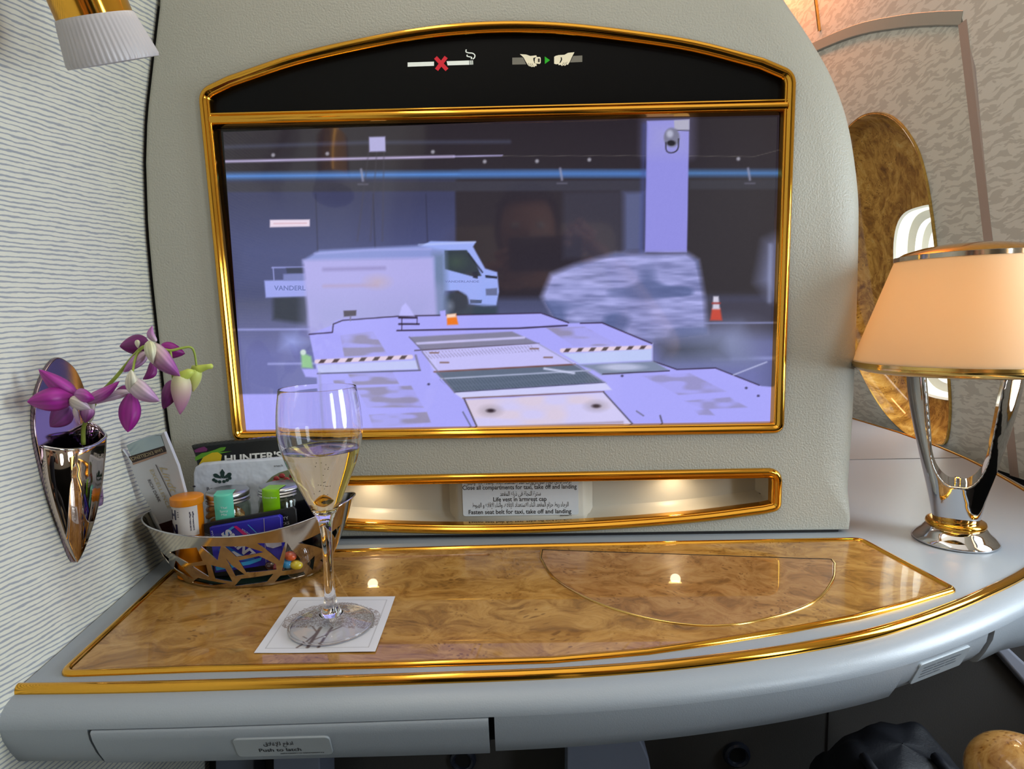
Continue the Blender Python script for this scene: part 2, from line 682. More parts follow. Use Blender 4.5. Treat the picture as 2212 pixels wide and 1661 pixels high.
def arabic(s):
    toks, i = [], 0
    while i < len(s):
        if s[i:i + 2] in _AR: toks.append(s[i:i + 2]); i += 2
        else: toks.append(s[i]); i += 1
    out = []
    for k, c in enumerate(toks):
        if c not in _AR:
            out.append(c); continue
        fm = _AR[c]
        prev = k > 0 and toks[k - 1] in _AR and _AR[toks[k - 1]][2] is not None and fm[1] is not None
        nxt = k + 1 < len(toks) and toks[k + 1] in _AR and fm[2] is not None and _AR[toks[k + 1]][1] is not None
        code = fm[3] if prev and nxt else fm[1] if prev else fm[2] if nxt else fm[0]
        out.append(chr(int(code, 16)))
    return ''.join(reversed(out))


def grid_sheet(nu, nv, fn):
    """fn(u,v)->xyz for u,v in 0..1"""
    v = [fn(i / nu, j / nv) for j in range(nv + 1) for i in range(nu + 1)]
    f = []
    for j in range(nv):
        for i in range(nu):
            a = j * (nu + 1) + i
            f.append((a, a + 1, a + nu + 2, a + nu + 1))
    return v, f


# ================================================================== THE ROOM
CZ = [-0.7, -0.05, 0.0, 0.09, 0.135, 0.21, 0.3, 0.36, 0.43, 0.478, 0.525, 0.595, 0.75, 1.3]
CX = [-0.372, -0.376, -0.379, -0.386, -0.390, -0.392, -0.394, -0.394, -0.390, -0.384, -0.374, -0.359, -0.325, -0.30]


def wall_c(z):
    return float(np.interp(z, CZ, CX))


def wall_m(y):
    if y > -0.33: return -0.15 * y
    return 0.0495 + 0.006 * (1 - math.exp((y + 0.33) * 20))


def wall_x(y, z):
    return wall_c(z) + wall_m(y)


ys = list(np.linspace(0.06, -0.36, 22)) + list(np.linspace(-0.40, -1.2, 9))
zs = list(np.linspace(-0.62, -0.06, 8)) + list(np.linspace(-0.02, 0.66, 36)) + list(np.linspace(0.7, 1.1, 8))
wv, wu = [], []
for z in zs:
    for y in ys:
        wv.append((wall_x(y, z), y, z))
        wu.append((-y, 0.235 + (z - 0.235) / max(0.55, 1 + 0.6 * (y + 0.02))))
wf = []
ny = len(ys)
for j in range(len(zs) - 1):
    for i in range(ny - 1):
        a = j * ny + i
        wf.append((a, a + ny, a + ny + 1, a + 1))
# fan out the wall behind with a second skin so that it is a solid partition
wall_l = mesh('wall_left', wv, wf, M['stripes'], uvs=wu)
md = wall_l.modifiers.new('thick', 'SOLIDIFY'); md.thickness = 0.03; md.offset = -1
setp(wall_l, kind='structure')

# floor, ceiling, back and front walls of the suite
mesh('floor', *box((0.25, -0.6, -0.66), (2.0, 3.2, 0.04)), simple('dark carpet', (58, 54, 52), 0.9, bump=(200, 0.6, 0.003)), angle=30).__setitem__('kind', 'structure')
mesh('ceiling', *box((0.3, -0.6, 1.12), (2.2, 3.2, 0.04)), simple('cabin ceiling', (214, 204, 188), 0.6), angle=30).__setitem__('kind', 'structure')
mesh('wall_back', *box((0.2, -2.2, 0.22), (2.0, 0.04, 1.8)), simple('rear partition', (182, 172, 156), 0.5), angle=30).__setitem__('kind', 'structure')
mesh('wall_front', *box((0.2, 1.25, 0.22), (2.2, 0.04, 1.8)), simple('front partition', (150, 140, 126), 0.6), angle=30).__setitem__('kind', 'structure')

# right side wall (cabin sidewall), leaning inwards at the top
WN = Vector((-1, 0, -0.15)).normalized()


def FW(a, b, h):
    p = Vector((0.79 - 0.15 * b, a, b)) + WN * h
    return (p.x, p.y, p.z)


OVAL = catmull([(.46, .007), (.440, .08), (.436, .2), (.436, .40), (.449, .50), (.478, .556), (.519, .596), (.57, .62), (.63, .628), (.70, .612),
                (.76, .56), (.795, .45), (.80, .32), (.785, .21), (.746, .12), (.68, .044), (.603, .0), (.53, -.012), (.487, -.008)], 5, True)
ARCH = [(1.22, .88), (1.0, .862), (.794, .826), (.607, .785), (.464, .738), (.372, .702)]
arch_in = catmull(ARCH, 6)
panel_loop = [(1.22, -.02), ] + [tuple(p) for p in arch_in] + [(.318, .678), (.300, -.02)]
panel_loop = ccw(panel_loop)
mb = MB()
mb.add(fill([panel_loop, OVAL], FW, 0.0))
o = mesh('wall_right', mb.v, mb.f, M['waves']); setp(o, kind='structure')
upper = [(1.22, 1.12), (1.22, .88)] + [tuple(p) for p in arch_in] + [(.318, .678), (.30, .60), (.30, 1.12)]
mb = MB()
mb.add(fill([ccw(upper)], FW, 0.004))
o = mesh('wall_right_upper', mb.v, mb.f, M['waves2']); setp(o, kind='structure')
# the near part of the side wall carries two more windows, out of the frame, that light the suite
HOLES = [[(yc + 0.13 * sgn(math.cos(a)) * abs(math.cos(a)) ** 0.6, 0.26 + 0.2 * sgn(math.sin(a)) * abs(math.sin(a)) ** 0.6) for a in
          [2 * PI * k / 32 for k in range(32)]] for yc in (-0.25, -0.80) for sgn in [lambda x: (x > 0) - (x < 0)]]
near = ccw([(.30, 1.12), (.30, -.02), (-2.2, -.02), (-2.2, 1.12)])
mb = MB()
mb.add(fill([near] + HOLES, FW, 0.004))
o = mesh('wall_right_near', mb.v, mb.f, M['waves2']); setp(o, kind='structure')
mb = MB()
mb.add(fill([ccw([(1.22, -.02), (1.22, -.66), (-2.2, -.66), (-2.2, -.02)])], FW, -0.002))
o = mesh('lower_wall_shade', mb.v, mb.f, M['black']); setp(o, kind='structure')  # shade of the gap below the wall panel, put in as a black sheet

# frame round the window panel
prof = [(0.011, -0.002), (0.011, 0.003), (0.009, 0.0045), (-0.009, 0.0045), (-0.011, 0.003), (-0.011, -0.002)]
post = [(.300, -.02), (.303, .2), (.311, .45), (.318, .672)]
o = mesh('trim_1', *molding(post, prof, FW, False), M['trim_brown'], angle=30); setp(o, kind='structure')
top_path = [(.318, .678)] + [tuple(p) for p in reversed(arch_in)]
o = mesh('trim_2', *molding(top_path, prof, FW, False), M['trim_grey'], angle=30); setp(o, kind='structure')
o = mesh('trim_3', *molding([(.735, .84), (.737, 1.1)], [(0.003, 0), (0.002, .009), (-.002, .009), (-.003, 0)], FW, False), M['gold_pale'], angle=30)
setp(o, kind='structure')

# window_1: dished burl surround, ivory reveal, pane
win = thing('window_1', None, None, FW(.6, .25, 0)); setp(win, kind='structure')


def ov_lerp(A, B, t):
    return [np.array(a) * (1 - t) + np.array(b) * t for a, b in zip(A, B)]


WC = np.array([.575, .245])
def win_shape(hw, hh, p=3.2):
    out = []
    for q in OVAL:
        d = np.array(q) - np.array([.615, .305])
        a = math.atan2(d[1] / .3, d[0] / .18)
        c, s = math.cos(a), math.sin(a)
        out.append(WC + np.array([hw * (abs(c) ** (2 / p)) * (1 if c > 0 else -1), hh * (abs(s) ** (2 / p)) * (1 if s > 0 else -1)]))
    return out


W1 = win_shape(.105, .188)
rings = [(OVAL, 0.004), (ov_lerp(OVAL, W1, .015), 0.005), (ov_lerp(OVAL, W1, .03), 0.0), (ov_lerp(OVAL, W1, .05), -0.012), (ov_lerp(OVAL, W1, .12), -0.026),
         (ov_lerp(OVAL, W1, .3), -0.043), (ov_lerp(OVAL, W1, .6), -0.056), (ov_lerp(OVAL, W1, .9), -0.060), (W1, -0.062)]


def loft(rings, frame):
    v, f = [], []
    n = len(rings[0][0])
    for L, h in rings:
        v += [frame(p[0], p[1], h) for p in L]
    for i in range(len(rings) - 1):
        for k in range(n):
            f.append((i * n + k, i * n + (k + 1) % n, (i + 1) * n + (k + 1) % n, (i + 1) * n + k))
    return v, f


mesh('surround', *loft(rings, FW), M['burl_win'], win, angle=60)
mesh('surround_edge', *molding([tuple(p) for p in OVAL], [(-0.0006, 0), (-0.0004, .0045), (.0008, .0045), (.0012, .002)], FW), M['gold_pale'], win)
rev = [(W1, -.060), (win_shape(.102, .184), -.064), (win_shape(.098, .18), -.085), (win_shape(.085, .165), -.092), (win_shape(.083, .162), -.104),
       (win_shape(.072, .148), -.110), (win_shape(.070, .145), -.124), (win_shape(.06, .13), -.128), (win_shape(.058, .127), -.14)]
mesh('window_reveal', *loft(rev, FW), M['ivory'], win, angle=25)
mb = MB(); mb.add(fill([win_shape(.06, .13)], FW, -.138))
t = NT('window pane glass')
t.set(Base_Color=(0.9, 0.95, 1, 1), Roughness=0.1)
t.b.inputs['Transmission Weight'].default_value = 0.9
t.set(Emission_Color=(0.80, 0.90, 1.0, 1), Emission_Strength=3.2)
mesh('window_pane', mb.v, mb.f, t.m, win)
for i, hole in enumerate(HOLES):
    w2 = thing('window_%d' % (i + 2), None, None, FW(-.25 - .55 * i, .26, 0)); setp(w2, kind='structure')
    mesh('window_frame', *molding(hole, [(-.03, .004), (-.028, .012), (0, .010), (.004, -.03)], FW), M['burl_win'], w2)


# ================================================================== CONSOLE PANEL (bulkhead the screen sits in)
console = thing('screen_console', 'tall grey leather-textured console with rounded right edge, holding the screen above the desk', 'console', (0, .03, 0))
DR = 0.014
right_px = [(1822, 1150), (1827, 1085), (1840, 900), (1848, 700), (1853, 500), (1850, 400), (1830, 270), (1795, 170), (1750, 90), (1690, 0)]
rt = [(PY(u, v, DR)[0], PY(u, v, DR)[2]) for u, v in right_px]
rt[0] = (rt[0][0], 0.0035)
rt = catmull(rt, 5)
top = catmull([tuple(rt[-1]), (.25, .618), (.16, .662), (.05, .688), (-.08, .69), (-.2, .672), (-.30, .644), (-.352, .618)], 4)[1:]
lf = [(wall_c(z) + 0.0045, z) for z in np.linspace(.59, .0035, 30)]
outline = [tuple(p) for p in rt] + [tuple(p) for p in top] + lf
outline = ccw(outline)
wts = []
for x, z in outline:
    if x < -.34: w_ = 0.12
    elif z < .02: w_ = 0.12 + 0.0 * x
    elif x > .2: w_ = min(1.0, 0.15 + (z - .02) * 18)
    else: w_ = 0.8
    wts.append(w_)
nr = inward(outline)
tv_out_l = [(-.309, .1185), (.307, .1165), (.3115, .470), (.3112, .488)]
arc_r = [(.304, .4985), (.278, .5105), (.208, .5305), (.136, .544), (.064, .554), (-.003, .5575), (-.07, .555), (-.142, .546), (-.214, .533), (-.284, .5135), (-.3085, .5045)]
TVO = roundpoly(tv_out_l[:2], 0)  # placeholder, replaced below
TVO = [(-.309, .1185), (.307, .1165), (.3112, .46)]
TVO = roundpoly([(-.309, .1185), (.307, .1165), (.3118, .4955)] + [(.278, .5105)] + [(-.286, .5135)] + [(-.3185, .5005)], [.012, .012, .019, 0, 0, .019], 10)
# replace the straight top by the arch
arch_pts = catmull([(.278, .5105), (.208, .5305), (.136, .544), (.064, .554), (-.003, .5575), (-.07, .555), (-.142, .546), (-.214, .533), (-.286, .5135)], 5)
a_i = min(range(len(TVO)), key=lambda i: abs(TVO[i][0] - .278) + abs(TVO[i][1] - .5105))
TVO = [tuple(p) for p in TVO[:a_i]] + [tuple(p) for p in arch_pts] + [tuple(p) for p in TVO[a_i + 2:]]
TVO = ccw(TVO)
bow = catmull([(-.290, .0240), (-.21, .0145), (-.105, .0078), (0, .006), (.107, .009), (.211, .0158), (.288, .0246)], 5)
NICHE = ccw(roundpoly([tuple(p) for p in bow] + [(.3065, .0285), (.3068, .0760), (-.3085, .0748), (-.3085, .0275)], [0] * len(bow) + [.012, .016, .014, .012], 8))


def shrink(P, d):
    P = ccw(P)
    return [tuple(np.array(p) + n * d) for p, n in zip(P, inward(P))]


mb = MB()
vv, ff = [], []
N = len(outline)
rings = [(0.0, 0.05)] + [(k / 7) for k in range(8)]
NR = 9
for p, n, w_ in zip(outline, nr, wts):
    pass
ring_list = [[(p[0], 0.055, p[1]) for p in outline]]
for k in range(8):
    a = PI / 2 * k / 7
    ring = []
    for p, n, w_ in zip(outline, nr, wts):
        q = np.array(p) + n * (0.036 * w_ * (1 - math.cos(a)))
        ring.append((q[0], DR * min(1, w_ * 1.6) * (1 - math.sin(a)), q[1]))
    ring_list.append(ring)
for r_ in ring_list: vv += r_
for i in range(len(ring_list) - 1):
    for k in range(N):
        ff.append((i * N + k, i * N + (k + 1) % N, (i + 1) * N + (k + 1) % N, (i + 1) * N + k))
mb.add((vv, ff))
inner = [(q[0], q[2]) for q in ring_list[-1]]
mb.add(fill([inner, shrink(TVO, .004), shrink(NICHE, .003)], FY(0), 0))
mesh('panel_body', mb.v, mb.f, M['panel'], console, angle=60, recalc=False)
mb = MB()
edge = [(x - 0.002, z) for x, z in lf] 
mb.add(grid_sheet(1, 30, lambda u, v: (wall_c(.006 + v * .585) + .0008 + u * .0042, .004 + .01 * u, .006 + v * .585)))
mesh('edge_gap_shade', mb.v, mb.f, M['gap'], console)  # dark strip put in for the shade of the gap beside the wall
mb = MB()
mb.add(grid_sheet(30, 1, lambda u, v: (-.379 + u * .752, .003, .0005 + v * .0035)))
mesh('base_gap_shade', mb.v, mb.f, M['gap'], console)  # dark strip standing in for shade in the gap under the console

# niche: tray behind the slot
tray = MB()
tray_rings = [(shrink(NICHE, .002), -0.001), (shrink(NICHE, .003), -.03), (shrink(NICHE, .006), -.042), (shrink(NICHE, .012), -.046)]
tray.add(loft([(L, h) for L, h in tray_rings], FY(0)))
tray.add(fill([tray_rings[-1][0]], FY(0), -.046))
mesh('niche_tray', tray.v, tray.f, M['tray'], console, angle=50)
blk = MB()
blk.add(molding([(-.066, -.003), (-.066, .09)], [(0, 0)], FY(0), False) if False else ([], []))
blk_v = []
def blk_fn(u, v):
    xs = [-.072, -.066, -.0615, -.058, .087, .0905, .095, .101]
    yv = [.0455, .040, .026, .0225, .0225, .026, .040, .0455]
    i = round(u * 7)
    return (xs[i], yv[i], .004 + v * .078)
blk.add(grid_sheet(7, 1, blk_fn))
mesh('placard_block', blk.v, blk.f, M['tray'], console, angle=180)
# placard
P0, P1 = PY(998, 1038, .0215), PY(1250, 1113, .0215)
px0, px1, pz0, pz1 = P0[0], P1[0], .0190, .0735
pl = slab(roundpoly([(px0, pz0), (px1, pz0), (px1, pz1), (px0, pz1)], .003), FY(.0222), 0, .0007)
plac = mesh('placard', *pl, M['label'], console, angle=30)
lines = [((1123, 1112 - 8 + 1), 'Fasten seat belt for taxi, take off and landing', 222, 9.5, True),
         ((1124, 1090), arabic('الرجاء ربط حزام المقعد أثناء الاستعداد للإقلاع، وأثناء الإقلاع و الهبوط'), 208, 10, False),
         ((1123, 1078), 'Life vest in armrest cap', 115, 9.5, True),
         ((1124, 1066), arabic('سترة النجاة في ذراع المقعد'), 88, 10, False),
         ((1122, 1052), 'Close all compartments for taxi, take off and landing', 246, 9.5, True),
         ((1118, 1040.5), arabic('الرجاء إغلاق جميع المقصورات أثناء الاستعداد للإقلاع وأثناء الإقلاع والهبوط'), 230, 10, False),
         ((1222, 1113.5), '200470009112', 25, 3, True)]
tx = MB()
S_ = PY(1100, 1080, .021)
pxm = (PY(1200, 1080, .021)[0] - PY(1000, 1080, .021)[0]) / 200
for (u, v), s, wpx, hpx, bold in lines:
    o3 = PY(u, v, .0211)
    if not bold and False: continue
    tx.add(text_geo(s, hpx * pxm, (o3[0], .02135, o3[2]), (1, 0, -.004), (0, 0, 1), width=wpx * pxm, bold=.014 if bold else .004))
mesh('placard_text', tx.v, tx.f, M['ink'], plac, angle=None)

# niche lights
for x in (-.166, .196):
    lz = .0735
    dl = mesh('niche_light', *lathe([(0.0001, lz - .0025), (.006, lz - .002), (.0075, lz - .0012), (.008, lz)], (x, .026, 0), 20),
              simple('warm niche lamp', (255, 226, 160), .4, emis=(255, 206, 120), es=12.0), console)
    ld = bpy.data.lights.new('niche_glow', 'SPOT'); ld.energy = 0.11; ld.color = (1, .80, .55); ld.spot_size = 2.7; ld.spot_blend = .9; ld.shadow_soft_size = .006
    lo = bpy.data.objects.new('niche_glow', ld); COL.objects.link(lo); lo.location = (x, .026, lz - .006)

GPROF = [(-.0005, -.001), (-.0005, .0025), (.001, .005), (.0035, .0062), (.006, .0052), (.0072, .0032), (.0080, .0030), (.0092, .0042), (.0102, .0034), (.0106, .001), (.0108, -.008)]
mesh('niche_trim', *molding(NICHE, GPROF, FY(0)), M['gold'], console, angle=50)

# ================================================================== SCREEN
tv = thing('video_screen', 'large built-in video screen in a gold arched frame, showing an airport loading ramp', 'screen', (0, .01, .1165))
FPROF = [(-.0008, -.001), (-.0008, .0028), (.0008, .0055), (.0035, .0068), (.0062, .0058), (.0074, .0036), (.0082, .0034), (.0094, .0046), (.0106, .0036), (.0112, .001), (.0114, -.008)]
mesh('gold_frame', *molding(TVO, FPROF, FY(0)), M['gold'], tv, angle=50)
TVI = shrink(TVO, .010)
mesh('bezel', *slab(TVI, FY(.0085), 0, .0015), M['black_gloss'], tv)
barL, barR = PY(447, 259, 0), PY(1708, 229, 0)
bz = lambda x: barL[2] + (barR[2] - barL[2]) * (x - barL[0]) / (barR[0] - barL[0])
bprof = [(.0072, -.006), (.0068, .0012), (.0058, .0038), (.0046, .0040), (.0036, .0030), (.0020, .0048), (-.0010, .0056), (-.0036, .0044), (-.0046, .0030), (-.0058, .0040), (-.0068, .0016), (-.0072, -.006)]
bar_path = [(x, bz(x)) for x in np.linspace(-.3085, .3035, 9)]
mesh('gold_crossbar', *molding(bar_path, bprof, FY(0), False), M['gold'], tv, angle=50)
# sign panel above the bar
sl_ = shrink(TVO, .0095)
signloop = [p for p in sl_ if p[1] > bz(p[0]) + .002]
xl_, xr_ = min(p[0] for p in signloop), max(p[0] for p in signloop)
signloop = sorted(signloop, key=lambda p: math.atan2(p[1] - .472, p[0]))
signloop = ccw([(xl_, bz(xl_))] + [(xr_, bz(xr_))] + signloop)
sp = mesh('sign_panel', *slab(signloop, FY(.0066), 0, .0022), simple('sign panel black', (8, 8, 9), .3, spec=.15), tv)


def px_shape(pts, y, name=None):
    loop = [(PY(u, v, y)[0], PY(u, v, y)[2]) for u, v in pts]
    return ccw(loop)


YS = .0042
def icon(mb, pts, lift=0.0):
    mb.add(fill([px_shape(pts, YS - lift)], FY(YS - lift), 0))


def stroke(pts, w):
    """ribbon polygon along a px path"""
    P = [np.array(p, float) for p in pts]
    n = inward(P, False)
    return [tuple(p + q * w / 2) for p, q in zip(P, n)] + [tuple(p - q * w / 2) for p, q in reversed(list(zip(P, n)))]


def Q(x, y):  # px of the sign close-up crop -> photo px
    return (820 + x * 500 / 2212, 40 + y * 200 / 885)


cig = MB()
icon(cig, [Q(268, 420), Q(520, 412), Q(520, 452), Q(268, 461)])
icon(cig, [Q(640, 408), Q(856, 401), Q(858, 442), Q(650, 448)])
icon(cig, [Q(862, 401), Q(870, 401), Q(872, 441), Q(864, 442)])
icon(cig, [Q(875, 400), Q(882, 400), Q(884, 441), Q(877, 441)])
icon(cig, [Q(886, 400), Q(892, 400), Q(894, 440), Q(888, 440)])
s1 = catmull([Q(828, 296), Q(826, 318), Q(850, 328), Q(888, 332), Q(910, 350), Q(906, 374), Q(890, 388)], 5)
icon(cig, stroke(s1, 2.4), .0002)
s2 = catmull([Q(838, 346), Q(836, 360), Q(858, 366), Q(880, 372), Q(874, 388)], 5)
icon(cig, stroke(s2, 2.2), .0002)
mesh('no_smoking_sign', cig.v, cig.f, M['white_ic'], sp, angle=None)
cr = MB()
icon(cr, stroke([Q(534, 372), Q(644, 490)], 8.5), .0003)
icon(cr, stroke([Q(636, 368), Q(544, 490)], 8.5), .0004)
mesh('red_cross', cr.v, cr.f, M['red_ic'], sp, angle=None)
sb = MB()
icon(sb, [Q(1268, 374), Q(1370, 372), Q(1400, 438), Q(1268, 440)])
mesh('belt_strap', sb.v, sb.f, M['grey_ic'], sp, angle=None)
sb = MB()
icon(sb, [Q(1850, 358), Q(1937, 353), Q(1937, 415), Q(1820, 420)])
mesh('belt_strap', sb.v, sb.f, M['grey_ic'], sp, angle=None)
hd = MB()
icon(hd, [Q(1340, 340), Q(1400, 344), Q(1440, 358), Q(1498, 352), Q(1502, 366), Q(1468, 378), Q(1470, 398), Q(1478, 424), Q(1502, 440), Q(1498, 456), Q(1484, 452), Q(1482, 464), Q(1466, 460),
          Q(1452, 464), Q(1440, 456), Q(1428, 456), Q(1414, 440), Q(1396, 410), Q(1376, 372)], .0003)
icon(hd, [Q(1496, 368), Q(1534, 368), Q(1540, 380), Q(1540, 424), Q(1530, 434), Q(1486, 430), Q(1482, 412), Q(1484, 384)], .0002)
icon(hd, [Q(1668, 366), Q(1684, 356), Q(1702, 352), Q(1730, 366), Q(1732, 392), Q(1716, 432), Q(1690, 438), Q(1668, 432)], .0002)
icon(hd, [Q(1704, 350), Q(1768, 346), Q(1800, 328), Q(1862, 322), Q(1846, 352), Q(1818, 412), Q(1800, 442), Q(1786, 440), Q(1772, 452), Q(1756, 446), Q(1742, 454), Q(1730, 442), Q(1710, 446), Q(1708, 434),
          Q(1730, 422), Q(1744, 396), Q(1742, 372), Q(1712, 364)], .0003)
mesh('seat_belt_sign', hd.v, hd.f, M['cream_ic'], sp, angle=None)
dk = MB()
icon(dk, [Q(1514, 382), Q(1530, 382), Q(1530, 416), Q(1514, 416)], .0005)
mesh('buckle_slot', dk.v, dk.f, M['dark_line'], sp, angle=None)
dk = MB()
for a, b in (((1432, 452), (1420, 424)), ((1452, 458), (1438, 428)), ((1470, 456), (1456, 430))):
    icon(dk, stroke([Q(*a), Q(*b)], .7), .0005)
mesh('finger_lines', dk.v, dk.f, M['dark_line'], sp, angle=None)
dk = MB()
for a, b in (((1748, 446), (1758, 420)), ((1766, 446), (1776, 420)), ((1782, 440), (1792, 414))):
    icon(dk, stroke([Q(*a), Q(*b)], .7), .0005)
mesh('finger_lines', dk.v, dk.f, M['dark_line'], sp, angle=None)
ga = MB()
icon(ga, [Q(1578, 362), Q(1628, 398), Q(1580, 434)])
mesh('green_arrow', ga.v, ga.f, M['green_ic'], sp, angle=None)

# ------------------------------------------------------------------ the picture on the display (painted per vertex)
DX0, DX1, DZ0, DZ1, DY = -.2995, .2993, .1252, .4595, .0062
NU, NV = 620, 348
gx, gz = np.meshgrid(np.linspace(DX0, DX1, NU + 1), np.linspace(DZ0, DZ1, NV + 1))
PV = np.stack([gx.ravel(), np.full(gx.size, DY), gz.ravel()], 1)
PU, PVv = proj(PV)
rs = np.random.RandomState(3)


def vnoise(x, y, seed=0):
    xi, yi = np.floor(x).astype(int), np.floor(y).astype(int)
    xf, yf = x - xi, y - yi
    xf, yf = xf * xf * (3 - 2 * xf), yf * yf * (3 - 2 * yf)
    def h(a, b):
        n = (a * 374761393 + b * 668265263 + seed * 1442695) & 0x7fffffff
        n = ((n ^ (n >> 13)) * 1274126177) & 0x7fffffff
        return ((n ^ (n >> 16)) & 0xffff) / 65535.0
    return (h(xi, yi) * (1 - xf) + h(xi + 1, yi) * xf) * (1 - yf) + (h(xi, yi + 1) * (1 - xf) + h(xi + 1, yi + 1) * xf) * yf


class Paint:
    def __init__(s, U, V, bg):
        s.U, s.V = U, V
        s.C = np.tile(np.array(bg, float), (len(U), 1))

    def over(s, m_, c):
        m_ = np.clip(m_, 0, 1)[:, None]
        c = np.asarray(c, float)
        s.C = s.C * (1 - m_) + c * m_

    def sdf(s, pts):
        P = np.array(pts, float)
        x, y = s.U, s.V
        d = np.full(len(x), 1e18); ins = np.zeros(len(x), bool)
        for i in range(len(P)):
            a, b = P[i - 1], P[i]
            e = b - a
            wx, wy = x - a[0], y - a[1]
            t_ = np.clip((wx * e[0] + wy * e[1]) / max(e @ e, 1e-9), 0, 1)
            d = np.minimum(d, (wx - e[0] * t_) ** 2 + (wy - e[1] * t_) ** 2)
            c1 = (a[1] <= y) & (b[1] > y) | (b[1] <= y) & (a[1] > y)
            with np.errstate(divide='ignore', invalid='ignore'):
                xs_ = a[0] + (y - a[1]) / (e[1] if abs(e[1]) > 1e-12 else 1e-12) * e[0]
            ins ^= c1 & (x < xs_)
        d = np.sqrt(d)
        return np.where(ins, -d, d)

    def poly(s, pts, c, blur=1.5, op=1.0):
        s.over(op * (0.5 - s.sdf(pts) / (2 * blur)), c)

    def line(s, pts, c, w=2.0, blur=1.0, op=1.0):
        d = np.full(len(s.U), 1e18)
        P = np.array(pts, float)
        for a, b in zip(P[:-1], P[1:]):
            e = b - a
            wx, wy = s.U - a[0], s.V - a[1]
            t_ = np.clip((wx * e[0] + wy * e[1]) / max(e @ e, 1e-9), 0, 1)
            d = np.minimum(d, (wx - e[0] * t_) ** 2 + (wy - e[1] * t_) ** 2)
        s.over(op * (0.5 - (np.sqrt(d) - w / 2) / (2 * blur)), c)

    def ell(s, c0, r, c, blur=0.15, op=1.0):
        d = np.sqrt(((s.U - c0[0]) / r[0]) ** 2 + ((s.V - c0[1]) / r[1]) ** 2)
        s.over(op * (0.5 - (d - 1) / (2 * blur)), c)


pt = Paint(PU, PVv, (40, 34, 42))
U_, V_ = PU, PVv
def vgrad(y0, y1, c, op=1.0):
    pt.over(op * np.clip((V_ - y0) / (y1 - y0), 0, 1), c)
vgrad(270, 400, (44, 39, 48))
LAV = (170, 168, 250)
# far wall of the ramp
pt.poly([(470, 392), (985, 388), (985, 660), (470, 660)], (60, 63, 96), 4)
pt.poly([(470, 480), (985, 480), (985, 660), (470, 660)], (72, 78, 122), 50, .9)
pt.poly([(985, 388), (1400, 384), (1400, 660), (985, 660)], (46, 41, 50), 4)
pt.poly([(1215, 412), (1345, 410), (1345, 560), (1215, 560)], (56, 54, 68), 6, .8)
pt.poly([(1345, 412), (1396, 410), (1392, 545), (1345, 548)], (88, 94, 132), 7, .8)
pt.poly([(1486, 384), (1700, 382), (1700, 690), (1486, 690)], (50, 46, 52), 5)
pt.poly([(470, 393), (1395, 388), (1395, 412), (470, 416)], (58, 57, 70), 2, .7)
pt.poly([(1488, 388), (1700, 385), (1700, 410), (1488, 410)], (58, 57, 66), 2, .6)
for x in (682, 806, 920):
    pt.line([(x, 420), (x + 5, 560)], (44, 44, 66), 2, 2, .7)
# pipes and cables
pt.line([(475, 318), (790, 308), (1100, 306)], (84, 92, 122), 5, 5, .6)
pt.line([(475, 349), (980, 338)], (196, 184, 226), 5, 2.4, .95)
pt.line([(980, 338), (1085, 336)], (178, 170, 216), 3.2, 1.4, .9)
pt.line([(1085, 337), (1395, 336)], (96, 90, 88), 1.2, .9, .8)
pt.line([(1488, 337), (1630, 338), (1690, 322)], (104, 98, 92), 1.2, .9, .7)
pt.line([(475, 381), (770, 378), (1200, 375), (1395, 375)], (84, 134, 208), 13, 6, .95)
pt.line([(1000, 374), (1395, 375)], (70, 106, 166), 13, 6, .5)
pt.line([(1488, 374), (1695, 374)], (78, 124, 184), 13, 6, .9)
for x, y in ((780, 376), (1210, 374), (1616, 374)):
    pt.line([(x, y - 10), (x + 4, y + 14)], (150, 150, 176), 5, 2, .7)
    pt.line([(x - 6, y + 22), (x + 14, y + 22)], (110, 108, 128), 3, 2, .7)
for x, y in ((590, 335), (707, 332), (935, 328), (1160, 348), (1273, 345), (1595, 343), (1047, 349)):
    pt.ell((x, y), (4, 4), (150, 148, 160), .5)
for x0, x1 in ((800, 772), (830, 826), (816, 800)):
    pt.line([(x0, 300), (x1, 520)], (70, 66, 78), 3, 2, .45)
pt.poly([(797, 296), (832, 295), (833, 327), (798, 328)], (176, 172, 218), 2)
pt.poly([(583, 475), (669, 474), (669, 489), (583, 491)], (232, 214, 232), 1.5)
pt.line([(592, 483), (662, 482)], (196, 140, 150), 2, 1.4, .6)
# white column with a camera dome
pt.poly([(1397, 261), (1489, 258), (1484, 545), (1393, 545)], (144, 142, 224), 1.6)
pt.poly([(1397, 261), (1489, 258), (1488, 330), (1396, 330)], (160, 158, 214), 24, .6)
pt.line([(1392, 270), (1386, 545)], (70, 80, 150), 8, 6, .6)
pt.poly([(1456, 260), (1489, 258), (1489, 281), (1457, 280)], (176, 174, 196), 1.2)
pt.line([(1456, 281), (1489, 282)], (70, 66, 76), 2, 1)
pt.ell((1451, 297), (17, 21), (122, 122, 146), .12)
pt.ell((1447, 289), (7, 8), (178, 180, 204), .4)
pt.ell((1450, 309), (9, 6), (34, 32, 40), .25)
pt.line(catmull([(1438, 308), (1440, 326), (1452, 330), (1464, 322), (1466, 300)], 4), (48, 46, 56), 2.6, 1)
